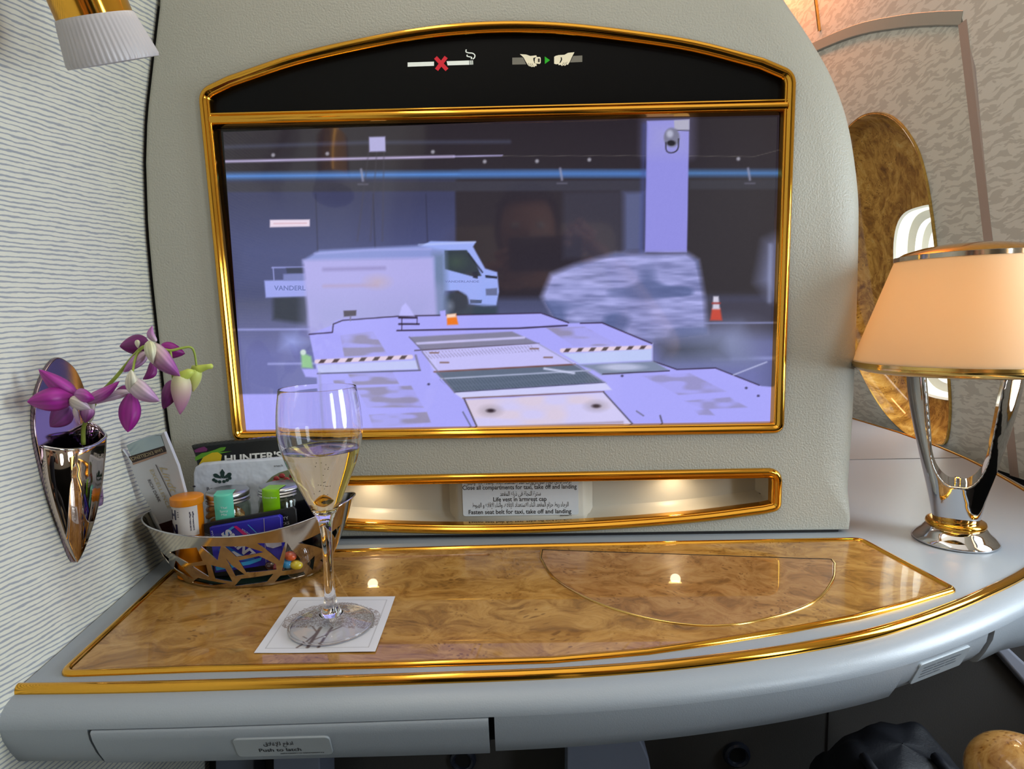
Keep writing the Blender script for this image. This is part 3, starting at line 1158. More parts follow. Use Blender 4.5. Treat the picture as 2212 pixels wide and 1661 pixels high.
# tarmac
pt.poly([(470, 648), (1700, 640), (1700, 950), (470, 950)], (72, 76, 106), 8)
pt.poly([(470, 690), (1700, 720), (1700, 950), (470, 950)], (112, 116, 172), 60, .9)
pt.poly([(1440, 640), (1700, 640), (1700, 725), (1440, 725)], (66, 64, 80), 14, .9)
pt.line([(1500, 698), (1690, 697)], (142, 148, 200), 3, 2, .9)
pt.line([(1540, 776), (1690, 773)], (158, 164, 222), 5, 4, .8)
pt.line([(515, 712), (680, 711)], (156, 160, 226), 3.5, 2.5)
pt.line([(580, 786), (680, 785)], (164, 168, 230), 3.5, 2.5)
pt.poly([(470, 852), (690, 850), (690, 950), (470, 950)], LAV, 2)
# flatbed behind
pt.poly([(590, 640), (680, 640), (660, 700), (590, 690)], (44, 50, 66), 6)
pt.poly([(571, 606), (664, 604), (664, 640), (574, 643)], (156, 164, 236), 2)
pt.line([(588, 578), (660, 577)], (146, 152, 216), 3, 1.4)
pt.poly([(612, 592), (660, 590), (660, 606), (612, 606)], (120, 128, 186), 2)
pt.poly([(618, 579), (655, 578), (655, 590), (620, 590)], (52, 58, 84), 1.5)
pt.line([(590, 578), (592, 606)], (140, 146, 206), 2.5, 1)
# truck cab
pt.poly([(905, 533), (930, 521), (1028, 522), (1022, 533), (1030, 548), (1048, 580), (1074, 588), (1078, 630), (1072, 660), (1045, 662), (1012, 657), (1008, 640), (990, 628), (960, 628), (940, 690), (900, 690)], (154, 172, 244), 1.8)
pt.poly([(900, 640), (1005, 640), (1012, 658), (1075, 662), (1075, 690), (900, 690)], (58, 70, 84), 5, .9)
pt.ell((985, 652), (26, 22), (52, 62, 76), .2)
pt.ell((972, 661), (9, 12), (110, 120, 140), .5, .7)
pt.poly([(960, 541), (1008, 540), (1026, 565), (1040, 596), (1020, 597), (961, 581)], (46, 58, 70), 1.4)
pt.ell((985, 566), (20, 14), (60, 78, 74), .6, .7)
pt.poly([(1020, 588), (1032, 586), (1032, 602), (1022, 600)], (34, 44, 62), 1.2)
pt.line([(1012, 548), (1042, 588)], (30, 36, 52), 3, 1.5)
pt.poly([(1048, 594), (1074, 597), (1074, 602), (1049, 600)], (40, 46, 66), 1)
pt.poly([(1049, 624), (1074, 622), (1074, 638), (1050, 638)], (104, 112, 150), 1.5)
pt.poly([(1015, 647), (1041, 648), (1040, 655), (1016, 655)], (80, 92, 124), 1)
pt.line([(905, 529), (1026, 523)], (186, 200, 250), 4, 2, .7)
# blurred white box van
pt.poly([(655, 562), (690, 541), (905, 530), (958, 541), (950, 560), (655, 568)], (138, 150, 212), 4)
pt.line([(680, 548), (800, 540), (930, 538)], (168, 172, 236), 3, 3, .8)
pt.poly([(936, 548), (962, 545), (966, 690), (930, 700)], (112, 130, 168), 9)
pt.poly([(654, 562), (936, 556), (944, 695), (944, 720), (668, 722)], (176, 172, 232), 5)
pt.poly([(668, 640), (940, 630), (940, 720), (668, 722)], (166, 166, 222), 30, .8)
pt.line([(700, 582), (830, 579)], (140, 132, 186), 7, 4, .7)
pt.line([(700, 618), (815, 616)], (178, 160, 196), 6, 4, .8)
pt.ell((815, 609), (22, 12), (192, 172, 190), .8, .7)
# tarpaulined cargo dolly
carg = [(1190, 592), (1240, 572), (1330, 547), (1482, 545), (1508, 562), (1522, 640), (1528, 722), (1410, 738), (1200, 690), (1170, 640)]
sd_ = pt.sdf(carg)
nz = vnoise(U_ / 60, V_ / 8, 5) * .6 + vnoise(U_ / 24, V_ / 4, 9) * .4
cc = np.array((104, 110, 158)) * (1 - nz[:, None]) + np.array((182, 184, 244)) * nz[:, None]
pt.over(.5 - sd_ / 16, cc)
dkp = np.clip((vnoise(U_ / 70, V_ / 30, 21) - .58) * 5, 0, 1) * (sd_ < 0)
pt.over(dkp * .7, (78, 92, 138))
pt.poly([(1410, 720), (1600, 700), (1640, 790), (1440, 800)], (112, 120, 158), 18, .7)
pt.poly([(1420, 740), (1560, 730), (1570, 772), (1430, 775)], (76, 82, 102), 14, .8)
pt.ell((1585, 735), (60, 36), (150, 156, 192), .9, .5)
# cone, blurred figures
pt.poly([(1538, 666), (1556, 666), (1560, 692), (1534, 692)], (196, 76, 62), 2.5)
pt.poly([(1541, 640), (1552, 640), (1555, 668), (1539, 668)], (206, 202, 222), 2)
pt.line([(1539, 655), (1555, 655)], (150, 60, 60), 4, 1.5)
pt.poly([(1650, 520), (1690, 500), (1690, 655), (1665, 650), (1632, 610)], (112, 116, 150), 14, .7)
pt.line([(1664, 530), (1662, 650)], (150, 156, 192), 6, 5, .7)
pt.poly([(610, 720), (640, 715), (665, 740), (640, 760), (604, 755)], (150, 160, 226), 10, .6)
pt.poly([(650, 760), (672, 770), (676, 796), (652, 794)], (150, 200, 150), 3)
pt.ell((655, 761), (6, 6), (206, 224, 220), .3)
pt.line([(690, 1), (690, 2)], LAV, 1)
# cargo loader in the foreground
BLK = (38, 26, 44)
pt.poly([(652, 797), (684, 797), (688, 816), (660, 814)], LAV, 2)
pt.poly([(718, 702), (724, 693), (745, 688), (860, 684), (1170, 676), (1228, 698), (1300, 697), (1410, 742), (1410, 780), (1462, 798), (1548, 795), (1645, 834), (1700, 838), (1700, 950),
         (690, 950), (684, 800), (668, 722)], LAV, 1.6)
pt.line([(668, 722), (718, 718), (720, 700), (740, 692), (862, 683), (1168, 676), (1228, 697)], BLK, 2.4, 1.2, .9)
pt.line([(1254, 698), (1300, 697), (1408, 742)], BLK, 2.4, 1.2)
pt.line([(1410, 780), (1462, 798), (1546, 795), (1640, 832)], BLK, 2.2, 1.2)
pt.line([(858, 714), (1120, 709), (1225, 703)], BLK, 3, 1.4)
pt.line([(862, 686), (900, 686)], BLK, 4, 1.4); pt.line([(862, 700), (905, 700)], BLK, 3.4, 1.4); pt.line([(868, 688), (868, 712)], BLK, 1.6, 1); pt.line([(901, 688), (901, 700)], BLK, 1.4, 1)
pt.poly([(862, 682), (868, 662), (876, 654), (884, 664), (896, 683)], (188, 186, 252), 2)
pt.poly([(742, 671), (770, 670), (769, 682), (743, 684)], (84, 78, 92), 1.4)
pt.line([(757, 684), (757, 692)], (120, 116, 150), 3, 1)
pt.poly([(950, 672), (962, 670), (964, 688), (952, 690)], LAV, 1.4)
pt.poly([(965, 680), (985, 678), (990, 701), (966, 702)], (236, 122, 34), 1.6)
pt.poly([(965, 679), (985, 677), (985, 685), (965, 687)], (246, 214, 196), 1.6, .9)
pat = vnoise(U_ / 34, V_ / 9, 31)
def patch(pts, c=(146, 140, 172), op=.9):
    pt.over(np.clip(.5 - pt.sdf(pts) / 3, 0, 1) * np.clip((pat - .25) * 2.4, .15, 1) * op, c)
patch([(735, 724), (806, 716), (836, 764), (744, 771)])
patch([(752, 808), (848, 804), (862, 829), (764, 832)])
patch([(770, 838), (888, 833), (915, 880), (792, 880)])
patch([(797, 896), (922, 890), (931, 913), (806, 924)])
patch([(720, 822), (744, 820), (746, 832), (722, 830)])
patch([(1180, 708), (1262, 706), (1340, 746), (1240, 748)])
patch([(1388, 812), (1490, 806), (1570, 846), (1466, 853)], (150, 146, 196))
patch([(1478, 866), (1576, 858), (1615, 880), (1520, 884)], (150, 146, 196)); patch([(1498, 886), (1530, 883), (1544, 897), (1510, 896)], (150, 146, 196))
# hazard striped lips
for (x0, y0), (x1, y1) in (((684, 781), (888, 771)), ((1214, 757), (1404, 750))):
    pt.line([(x0, y0), (x1, y1)], (226, 206, 226), 9, 1.4)
    L_n = 7
    for k in range(L_n):
        ta, tb = (k + .15) / L_n, (k + .62) / L_n
        xa, xb = x0 + (x1 - x0) * ta, x0 + (x1 - x0) * tb
        ya, yb = y0 + (y1 - y0) * ta, y0 + (y1 - y0) * tb
        pt.poly([(xa - 1, ya + 4), (xa + 5, ya - 4), (xb + 3, yb - 4), (xb - 3, yb + 4)], (84, 70, 74), 1.2)
pt.poly([(684, 788), (898, 778), (906, 797), (688, 806)], (194, 200, 246), 2)
pt.line([(686, 807), (908, 800)], (76, 76, 96), 2.4, 1.4)
pt.line([(898, 768), (906, 798)], (110, 106, 116), 4, 2, .8)
pt.poly([(1214, 764), (1408, 754), (1408, 778), (1252, 786)], (190, 202, 246), 2)
pt.poly([(1250, 788), (1412, 780), (1446, 800), (1300, 810), (1284, 800)], (126, 138, 166), 2.5)
pt.ell((1345, 793), (44, 7), (184, 190, 222), .4)
pt.line([(1302, 808), (1446, 801)], BLK, 2, 1.2)
pt.line([(1410, 742), (1410, 780)], (150, 152, 200), 2, 1)
# roller deck
pt.poly([(884, 728), (1106, 716), (1164, 742), (912, 758)], (132, 130, 158), 1.6)
pt.line([(900, 742), (1132, 729)], (196, 192, 240), 5, 1.4)
pt.line([(896, 757), (1164, 742)], (84, 74, 90), 2.4, 1.2)
pt.poly([(912, 758), (1164, 742), (1246, 786), (940, 804)], (196, 192, 248), 1.4)
tick = (np.abs(((U_ - (V_ - 760) * .9) / 7.5) % 1 - .5) < .2)
pt.over(tick * np.clip(.5 - pt.sdf([(915, 760), (1150, 746), (1170, 758), (925, 776)]) / 2, 0, 1) * .5, (140, 134, 170))
for x, y in ((938, 762), (960, 783), (1154, 753), (1184, 772)):
    pt.line([(x - 9, y), (x + 9, y)], (128, 100, 90), 3, 1.2)
pt.poly([(940, 804), (1246, 787), (1306, 825), (982, 847)], (98, 110, 132), 1.4)
pt.over(tick * np.clip(.5 - pt.sdf([(948, 820), (1270, 802), (1306, 825), (982, 847)]) / 2, 0, 1) * .35, (60, 74, 90))
pt.line([(938, 803), (1242, 787)], (112, 72, 62), 3, 1.4)
pt.line([(952, 818), (1275, 800)], (168, 176, 206), 3, 1.2)
pt.line([(1176, 796), (1240, 806)], (206, 212, 244), 5, 1.6, .8)
pt.poly([(980, 848), (1308, 827), (1322, 842), (1000, 862)], (206, 206, 248), 1.6)
pt.line([(982, 847), (1306, 826)], (70, 72, 92), 2, 1.2)
pt.line([(1000, 860), (1304, 846)], (116, 86, 84), 2.6, 1.4)
pt.poly([(1004, 864), (1303, 848), (1372, 922), (1034, 934)], (208, 202, 244), 1.6)
pt.over(np.clip(.5 - pt.sdf([(1004, 864), (1303, 848), (1372, 922), (1034, 934)]) / 4, 0, 1) * np.clip((vnoise(U_ / 50, V_ / 16, 77) - .4) * 1.4, 0, .5), (226, 204, 206))
pt.line([(1036, 924), (1345, 912)], (132, 110, 120), 3, 3, .7)
for x, y in ((1060, 887), (1288, 877)):
    pt.ell((x, y), (20, 10), (150, 140, 150), .7, .6); pt.ell((x, y), (9, 4), (58, 46, 56), .5)
pt.line([(1003, 862), (1034, 930)], (70, 60, 66), 3, 1.4)
pt.line([(1304, 847), (1372, 922)], (60, 56, 70), 2.6, 1.4)
pt.line([(912, 760), (982, 848)], (120, 116, 140), 2.2, 1.4)
pt.line([(1164, 743), (1310, 828)], (150, 150, 190), 2, 1.4)
pt.line([(884, 728), (912, 757)], (110, 106, 130), 2, 1.2)
pt.line([(1000, 890), (1020, 926)], (90, 96, 116), 2.4, 1.4)
pt.line([(1375, 888), (1390, 898)], (100, 100, 120), 2.4, 1.4); pt.line([(1426, 898), (1433, 922)], (80, 76, 92), 3, 1.4)
pt.line([(1584, 810), (1656, 782)], (206, 210, 246), 2.4, 1.6, .8)
for x, y in ((926, 830), (1344, 812), (1612, 838), (1638, 855)):
    pt.ell((x, y), (3, 2.4), (70, 66, 100), .5)
pt.line([(690, 806), (700, 950)], (150, 150, 196), 5, 3, .6)
pt.C += (vnoise(U_ / 2.2, V_ / 2.2, 3)[:, None] - .5) * 3
dv = PV
df = []
for j in range(NV):
    a = j * (NU + 1)
    for i in range(NU):
        df.append((a + i, a + i + 1, a + i + NU + 2, a + i + NU + 1))
disp = mesh('display', dv, df, M['display'], tv, angle=None, colors=lin_np(pt.C))


def px_text(mb, s, u, v, wpx, hpx, y, slope=0.0, **kw):
    a, b = PY(u - wpx / 2, v - slope * wpx / 2, y), PY(u + wpx / 2, v + slope * wpx / 2, y)
    c = PY(u, v - hpx / 2, y); d = PY(u, v + hpx / 2, y)
    mid = (a + b) / 2
    w_ = np.linalg.norm(b - a)
    mb.add(text_geo(s, np.linalg.norm(c - d), mid, (b - a) / w_, (c - d) / np.linalg.norm(c - d), width=w_, **kw))


tx = MB()
px_text(tx, 'VANDERL', 626, 622, 68, 10, DY - .0004, bold=.02)
mesh('flatbed_lettering', tx.v, tx.f, simple('lettering on flatbed', (90, 100, 150), .6, emis=(96, 106, 160), es=.9), disp, angle=None)
tx = MB()
px_text(tx, 'VANDERLANDE', 998, 608, 74, 4.5, DY - .0004, bold=.02)
mesh('truck_lettering', tx.v, tx.f, simple('lettering on screen', (90, 100, 150), .6, emis=(96, 106, 160), es=.9), disp, angle=None)


# ================================================================== DESK
desk = thing('console_desk', 'curved grey console desk with gold edging and a glossy burl wood inlay', 'desk', (.1, -.1, -.06))
EDGE = catmull([(-.3420, -.2872), (-.3324, -.2867), (-.2765, -.2861), (-.2069, -.2839), (-.1351, -.2806), (-.0539, -.2769), (.0423, -.2715), (.111, -.2639), (.1637, -.2548), (.2178, -.2427), (.2793, -.2240), (.3234, -.2058),
                (.3745, -.1801), (.4239, -.1521), (.4909, -.1098), (.560, -.055), (.620, .004), (.664, .072), (.697, .165), (.733, .300), (.752, .42), (.761, .56), (.756, .74)], 6)
EDGE = [tuple(p) for p in EDGE]
back = [(.75, .80), (.36, .80), (.36, .057), (-.36, .057), (-.372, .03)]
left = [(wall_x(y, 0) + .0012, y) for y in np.linspace(.02, -.284, 12)]
TOP = ccw(EDGE + back + left)
# openings in the top for the inlay groove are in the inlay itself
mb = MB()
mb.add(slab(TOP, FZ(0), -.012, 0.0))
mesh('desk_top', mb.v, mb.f, M['desk'], desk, angle=30)
mesh('gold_edge', *molding(EDGE, [(.0040, -.004), (.0038, .0002), (.0028, .0017), (.0010, .0024), (-.0012, .0022), (-.0028, .0013), (-.0040, -.0004), (-.0044, -.0030), (-.0042, -.006)], FZ(0), False), M['gold'], desk, angle=60)
# a raised rear leaf beyond a seam
seamz = .0012
LEAF = ccw([(.36, .345), (.736, .345), (.747, .42), (.756, .56), (.751, .74), (.745, .795), (.36, .795)])
mesh('rear_leaf', *slab(LEAF, FZ(0), 0, seamz, .0008), grain('rear leaf grey', (150, 150, 150), (144, 144, 146), 700, .3, .4), desk, angle=30)

# apron under the gold edge: profile (outward offset, z); the foot of it drops lower towards the right
EP = [np.array(p) for p in EDGE]
EN = [-n for n in inward(EDGE, False)]
ex = np.array([p[0] for p in EDGE])
_s = np.concatenate([[0], np.cumsum([np.linalg.norm(EP[i + 1] - EP[i]) for i in range(len(EP) - 1)])])
sx0 = [0, .33, .55, .68, .80, 1.1, 2.0]
def foot(s):
    return float(np.interp(s, [0, .33, .70, .80, .86, 1.2, 2.0], [-.0495, -.0520, -.0500, -.0535, -.066, -.075, -.08]))
def at_s(s):
    i = min(max(int(np.searchsorted(_s, s)) - 1, 0), len(EP) - 2)
    t_ = (s - _s[i]) / max(_s[i + 1] - _s[i], 1e-9)
    n = EN[i] * (1 - t_) + EN[i + 1] * t_
    return EP[i] * (1 - t_) + EP[i + 1] * t_, n / np.linalg.norm(n)


UP = [(.0040, -.0030), (.0085, -.0033), (.0135, -.0044), (.0182, -.0068), (.0215, -.0102), (.0230, -.0140), (.0230, -.0168)]
ZT = -.0168
def apron(s0, s1, prof, n, cap=True):
    """prof: list of (outward, z or fraction below -.0305 when given as ('f', t))"""
    v, f = [], []
    m_ = len(prof)
    for k in range(n + 1):
        s = s0 + (s1 - s0) * k / n
        p, nn = at_s(s)
        fz = foot(s)
        for off, z in prof:
            if isinstance(z, tuple): z = ZT + (fz - ZT) * z[1]
            q = p + nn * off
            v.append((q[0], q[1], z))
    for k in range(n):
        for j in range(m_ - 1):
            f.append((k * m_ + j, k * m_ + j + 1, (k + 1) * m_ + j + 1, (k + 1) * m_ + j))
    if cap:
        f.append(tuple(range(m_))); f.append(tuple(n * m_ + j for j in reversed(range(m_))))
    return v, f


s_at = lambda x: float(np.interp(x, ex[:95], _s[:95]))
LOW = [(.0230, ('f', 0.0)), (.0218, ('f', .25)), (.0170, ('f', .62)), (.0112, ('f', .95)), (.0080, ('f', 1.0)), (-.02, ('f', 1.0))]
S_END = _s[-1] - .15
mesh('nose', *apron(0, S_END, UP + [(.012, -.0169)], 140, False), M['desk'], desk, angle=60)
sA, sB, sC = s_at(-.2690), s_at(-.0035), s_at(.0005)
sD = s_at(.2985)
sE, sF = s_at(.392), s_at(.399)
def inset(prof, d): return [(o - d, z) for o, z in prof]
mesh('apron_end', *apron(0, sA - .003, LOW, 8), M['desk'], desk, angle=60)
# drawer front with softly rounded edges, sitting proud of the apron
DRW = [(.010, ('f', .02)), (.0238, ('f', .02)), (.0246, ('f', .06)), (.0232, ('f', .25)), (.0184, ('f', .62)), (.0126, ('f', .96)), (.0100, ('f', 1.01)), (-.02, ('f', 1.01))]
drawer = mesh('drawer', *apron(sA, sB, DRW, 30), M['desk'], desk, angle=45)
mesh('apron_front', *apron(sC, sD, LOW, 60), M['desk'], desk, angle=45)
mesh('apron_shadow_gap', *apron(sA - .006, sC + .003, inset(LOW[:-1], .012), 24), M['gap'], desk, angle=60)
# right wing of the apron, set back and shallower, carrying a placard
WING = [(.0230, ('f', .0)), (.0218, ('f', .25)), (.0170, ('f', .58)), (.0112, ('f', .82)), (.0080, ('f', .86)), (-.02, ('f', .86))]
mesh('apron_wing', *apron(sD, sE, inset(WING, .0008), 24), M['desk'], desk, angle=45)
mesh('apron_tail', *apron(sF, S_END, LOW, 70), M['desk'], desk, angle=45)
mesh('wing_shadow_gap', *apron(sE - .002, sF + .002, inset(WING, .010), 6), M['gap'], desk, angle=60)


def on_apron(s, t, lift=.0004, prof=((.0232, .25), (.0184, .62), (.0126, .96))):
    """point on the lower apron face: t = fraction of its height"""
    p, n = at_s(s)
    off = float(np.interp(t, [a[1] for a in prof], [a[0] for a in prof]))
    q = p + n * (off + lift)
    return np.array((q[0], q[1], ZT + (foot(s) - ZT) * t))


# "Push to latch" plate on the drawer: find its place along the drawer from the plate's left and right ends
sL, sR = s_at(-.1755), s_at(-.1105)
t0, t1 = .26, .80
A_, B_, C_, D_ = on_apron(sL, t1), on_apron(sR, t1), on_apron(sR, t0), on_apron(sL, t0)
xd = (B_ - A_); wid_ = np.linalg.norm(xd); xd /= wid_
yd = (D_ - A_); hei_ = np.linalg.norm(yd); yd /= hei_
nd = np.cross(xd, yd)
FR = lambda a, b, h: tuple(A_ + xd * a + yd * b + nd * h)
plate = mesh('latch_plate', *slab(roundpoly([(0, 0), (wid_, 0), (wid_, hei_), (0, hei_)], .004), FR, -.001, .0009, .0004), M['grey_label'], drawer, angle=40)
tx = MB()
tx.add(text_geo('Push to latch', .0036, FR(wid_ * .46, hei_ * .38, .0011), xd, yd, width=.0285, bold=.01))
tx.add(text_geo(arabic('ادفع للإغلاق'), .0040, FR(wid_ * .46, hei_ * .74, .0011), xd, yd, width=.0200, bold=.008))
tx.add(text_geo('200470009112-200470009112', .0009, FR(wid_ * .68, hei_ * .16, .0011), xd, yd, width=.030, bold=.03))
mesh('latch_text', tx.v, tx.f, M['ink'], plate, angle=None)

# faint placard on the wing
A_, B_, D_ = (on_apron(s_at(.313), .70, .0017, ((.0210, .25), (.0162, .58), (.0104, .82))), on_apron(s_at(.369), .70, .0017, ((.0210, .25), (.0162, .58), (.0104, .82))),
              on_apron(s_at(.313), .10, .0017, ((.0210, .25), (.0162, .58), (.0104, .82))))
xd = (B_ - A_); wid_ = np.linalg.norm(xd); xd /= wid_
yd = (D_ - A_); yd -= xd * (yd @ xd); hei_ = np.linalg.norm(yd); yd /= hei_
nd = np.cross(xd, yd)
FR2 = lambda a, b, h: tuple(A_ + xd * a + yd * b + nd * h)
wp = mesh('wing_placard', *slab(roundpoly([(0, 0), (wid_, 0), (wid_, hei_), (0, hei_)], .003), FR2, -.003, .0009, .0003), simple('clear placard', (170, 178, 184), .25), desk, angle=40)
tx = MB()
for k, (w_, s_) in enumerate(((.8, 'llll llll lll llll ll lllll'), (.72, 'lll llllll llll lll'), (.76, 'llll ll llll lllll ll'), (.45, 'llll lll llll'))):
    for q in range(3):
        b_ = hei_ * (.72 - k * .16)
        x0_ = wid_ * .12 + wid_ * w_ * q / 3.2
        tx.add(fill([ccw([(x0_, b_), (x0_ + wid_ * w_ / 3.7, b_), (x0_ + wid_ * w_ / 3.7, b_ + .0014), (x0_, b_ + .0014)])], FR2, .0011))
mesh('placard_lines', tx.v, tx.f, M['grey_ink'], wp, angle=None)

# burl inlay
INL = ccw([(-.3175, -.2752), (-.2133, -.2697), (-.085, -.2662), (.0427, -.2608), (.1135, -.2503), (.169, -.2367), (.2265, -.2208), (.2916, -.2000), (.3379, -.1810), (.4040, -.1500), (.3865, -.0205), (.205, -.0235), (.002, -.0275), (-.17, -.0350), (-.3495, -.0430)])
INL = ccw(roundpoly(INL, [.013] + [0] * 8 + [.010, .014, 0, 0, 0, .012], 6))
IPROF = [(-.0002, -.001), (-.0002, .0016), (.0012, .0032), (.0030, .0036), (.0048, .0030), (.0060, .0016), (.0066, .0004)]
mesh('inlay_trim', *molding(INL, IPROF, FZ(0)), M['gold'], desk, angle=60)
INW = shrink(INL, .005)
GRV = ccw(roundpoly([(-.330, -.0635), (-.330, -.0715), (-.0175, -.0580), (-.0175, -.0500)], [.0035] * 4, 5))
mb = MB()
mb.add(fill([INW, GRV], FZ(0), .0014))
mesh('wood_inlay', mb.v, mb.f, M['burl'], desk, angle=None)
mb = MB()
gv = [(GRV, .0014), (shrink(GRV, .0006), .0010), (shrink(GRV, .0018), .0004), (shrink(GRV, .0026), .0003)]
mb.add(loft(gv, FZ(0)))
mb.add(fill([gv[-1][0]], FZ(0), .0003))
mesh('pencil_groove', mb.v, mb.f, M['burl_lid'], desk, angle=60)
# half-moon flap lid let into the inlay
LID = [(.038, -.0440), (.0365, -.0670), (.050, -.1190), (.088, -.1715), (.140, -.2045), (.195, -.2075), (.262, -.1765), (.303, -.1310), (.325, -.0900), (.327, -.0795)]
arc = catmull(LID[1:-1], 6)
LIDP = ccw([LID[0]] + [tuple(p) for p in arc] + [LID[-1]])
lid = mesh('flap_lid', *slab(shrink(LIDP, .0008), FZ(0), .0010, .0024, .0006), M['burl_lid'], desk, angle=40)
mesh('lid_edge', *molding([LID[0]] + [tuple(p) for p in arc] + [LID[-1]], [(-.0012, .0013), (-.0012, .0021), (-.0004, .0026), (.0004, .0026), (.0008, .0015)], FZ(0), False), M['gold_pale'], lid, angle=60)
mesh('lid_seam', *molding([LID[0], LID[-1]], [(-.0004, .0013), (-.0004, .0025), (.0004, .0025), (.0004, .0013)], FZ(0), False), M['gap'], lid, angle=60)

# supports under the desk
def px_prism(mb, pts, y, depth):
    L = px_shape(pts, y)
    mb.add(slab(L, FY(y), -depth, 0, .002))
mb = MB(); px_prism(mb, [(590, 1600), (690, 1600), (700, 2300), (590, 2300)], -.06, .05)
mesh('support', mb.v, mb.f, M['support'], desk, angle=40)
mb = MB(); px_prism(mb, [(1225, 1590), (1380, 1590), (1402, 1640), (1412, 1700), (1412, 2300), (1225, 2300)], -.06, .05)
mesh('support', mb.v, mb.f, M['support'], desk, angle=40)
mb = MB(); px_prism(mb, [(465, 1600), (548, 1600), (556, 2300), (465, 2300)], -.02, .03)
mesh('support', mb.v, mb.f, M['support'], desk, angle=40)

# footwell panel below
mb = MB(); mb.add(box((.12, .02, -.355), (1.0, .02, .57), .004)); mb.add(box((.372, .0095, -.355), (.002, .003, .57)))
o = mesh('wall_footwell', mb.v, mb.f, M['footwell'], angle=30); setp(o, kind='structure')
for (u, v), lb in (((1000, 1640), 'round black socket under the drawer edge, half hidden'), ((1591, 1629), 'round black socket fully visible below the right apron')):
    c = PY(u, v, .008)
    s_ = thing('wall_socket', lb, 'socket', c, 'black round sockets in the footwell')
    def rot_y(vf, c):
        return [(c[0] + x, c[1] - z, c[2] + y) for x, y, z in vf[0]], vf[1]
    mesh('socket_ring', *rot_y(lathe([(.0090, .001), (.0100, .004), (.0125, .0055), (.0150, .004), (.0162, .0)], seg=32), c), simple('socket ring', (38, 42, 54), .25), s_)
    mesh('socket_hole', *rot_y(lathe([(.0001, .0016), (.0095, .0016), (.0098, .003)], seg=32), c), M['black'], s_)

# pale curved trim at the far right under the desk
cv = catmull([(2098, 1380), (2140, 1398), (2180, 1442), (2225, 1492), (2300, 1560)], 6)
cv2 = catmull([(2128, 1372), (2168, 1392), (2204, 1424), (2240, 1452), (2330, 1520)], 6)
L = px_shape([tuple(p) for p in cv] + [tuple(p) for p in reversed(cv2)], .004)
o = mesh('trim_4', *slab(L, FY(.004), -.01, 0.006, .003), simple('pale trim', (176, 180, 196), .4), angle=40); setp(o, kind='structure')

# ================================================================== LAMP
lc = np.array([.4820, -.0260, 0])
lamp = thing('table_lamp', 'chrome and gold table lamp with glowing cream conical shade at right end of the desk', 'lamp', lc)
mesh('lamp_base', *lathe([(.0001, .0), (.0385, .0), (.0398, .0015), (.0392, .0035), (.0350, .0075), (.0300, .0125), (.0272, .0165), (.0255, .017)], lc, 64), M['chrome'], lamp, angle=60)
mesh('lamp_collar', *lathe([(.0245, .0165), (.0268, .0170), (.0278, .0195), (.0268, .0225), (.0240, .0235), (.0001, .0235)], lc, 64), M['gold'], lamp, angle=60)


def stem_body():
    zz = [.022, .026, .045, .060, .075, .090, .106, .125, .145, .165, .182]
    xo = [.0205, .0215, .0250, .0282, .0318, .0352, .0388, .0428, .0466, .0494, .0510]
    XO = lambda z: float(np.interp(z, zz, xo))
    YR = lambda z: float(np.interp(z, [.022, .064, .12, .18], [.80, .80, .62, .55]))
    def XI(z):
        if z < .0622: return 0.0
        if z < .106: return .0250 * math.sqrt(max(0, 1 - ((.106 - z) / .044) ** 2))
        return .0250 + (z - .106) * .105
    g = MB()
    g.add(lathe([(.0001, .0215)] + [(XO(z), z) for z in np.linspace(.022, .064, 12)] + [(.0001, .0645)], lc, 64, 1.0, .80))
    for sd in (-1, 1):
        lev_ = list(np.linspace(.050, .0622, 4)) + list(np.linspace(.064, .106, 14)) + list(np.linspace(.112, .183, 10))
        rings = []
        for z in lev_:
            o_, i_ = XO(z), XI(z)
            a = math.acos(min(1, i_ / o_))
            L = [(sd * o_ * math.cos(t_), o_ * YR(z) * math.sin(t_)) for t_ in np.linspace(-a, a, 25)]
            ya = o_ * YR(z) * math.sin(a)
            L += [(sd * i_, ya * q) for q in np.linspace(1, -1, 9)[1:-1]]
            rings.append([(lc[0] + x, lc[1] + y, z) for x, y in L])
        n_ = len(rings[0])
        v = [p for r in rings for p in r]
        f = []
        for q in range(len(rings) - 1):
            for k_ in range(n_):
                f.append((q * n_ + k_, q * n_ + (k_ + 1) % n_, (q + 1) * n_ + (k_ + 1) % n_, (q + 1) * n_ + k_))
        f.append(tuple(range(n_))); f.append(tuple((len(rings) - 1) * n_ + k_ for k_ in reversed(range(n_))))
        v2, f2 = v, f
        g.add((v2, f2))
    ca, sa = math.cos(math.radians(-33)), math.sin(math.radians(-33))
    g.v = [(lc[0] + (x - lc[0]) * ca - (y - lc[1]) * sa, lc[1] + (x - lc[0]) * sa + (y - lc[1]) * ca, z) for x, y, z in g.v]
    me = bpy.data.meshes.new('stem'); me.from_pydata([tuple(p) for p in g.v], [], g.f)
    bm = bmesh.new(); bm.from_mesh(me); bmesh.ops.recalc_face_normals(bm, faces=bm.faces); bm.to_mesh(me); bm.free()
    me.materials.append(M['chrome'])
    body = bpy.data.objects.new('lamp_stem', me); COL.objects.link(body)
    rm = body.modifiers.new('remesh', 'REMESH'); rm.mode = 'VOXEL'; rm.voxel_size = .0009
    sm = body.modifiers.new('smooth', 'SMOOTH'); sm.factor = .5; sm.iterations = 16
    me2 = bpy.data.meshes.new_from_object(body.evaluated_get(bpy.context.evaluated_depsgraph_get()))
    body.modifiers.clear(); body.data = me2
    if not me2.materials: me2.materials.append(M['chrome'])
    me2.polygons.foreach_set('use_smooth', [True] * len(me2.polygons))
    body.parent = lamp
    body.matrix_parent_inverse = Matrix.Translation(-Vector(lamp.location))
    return body


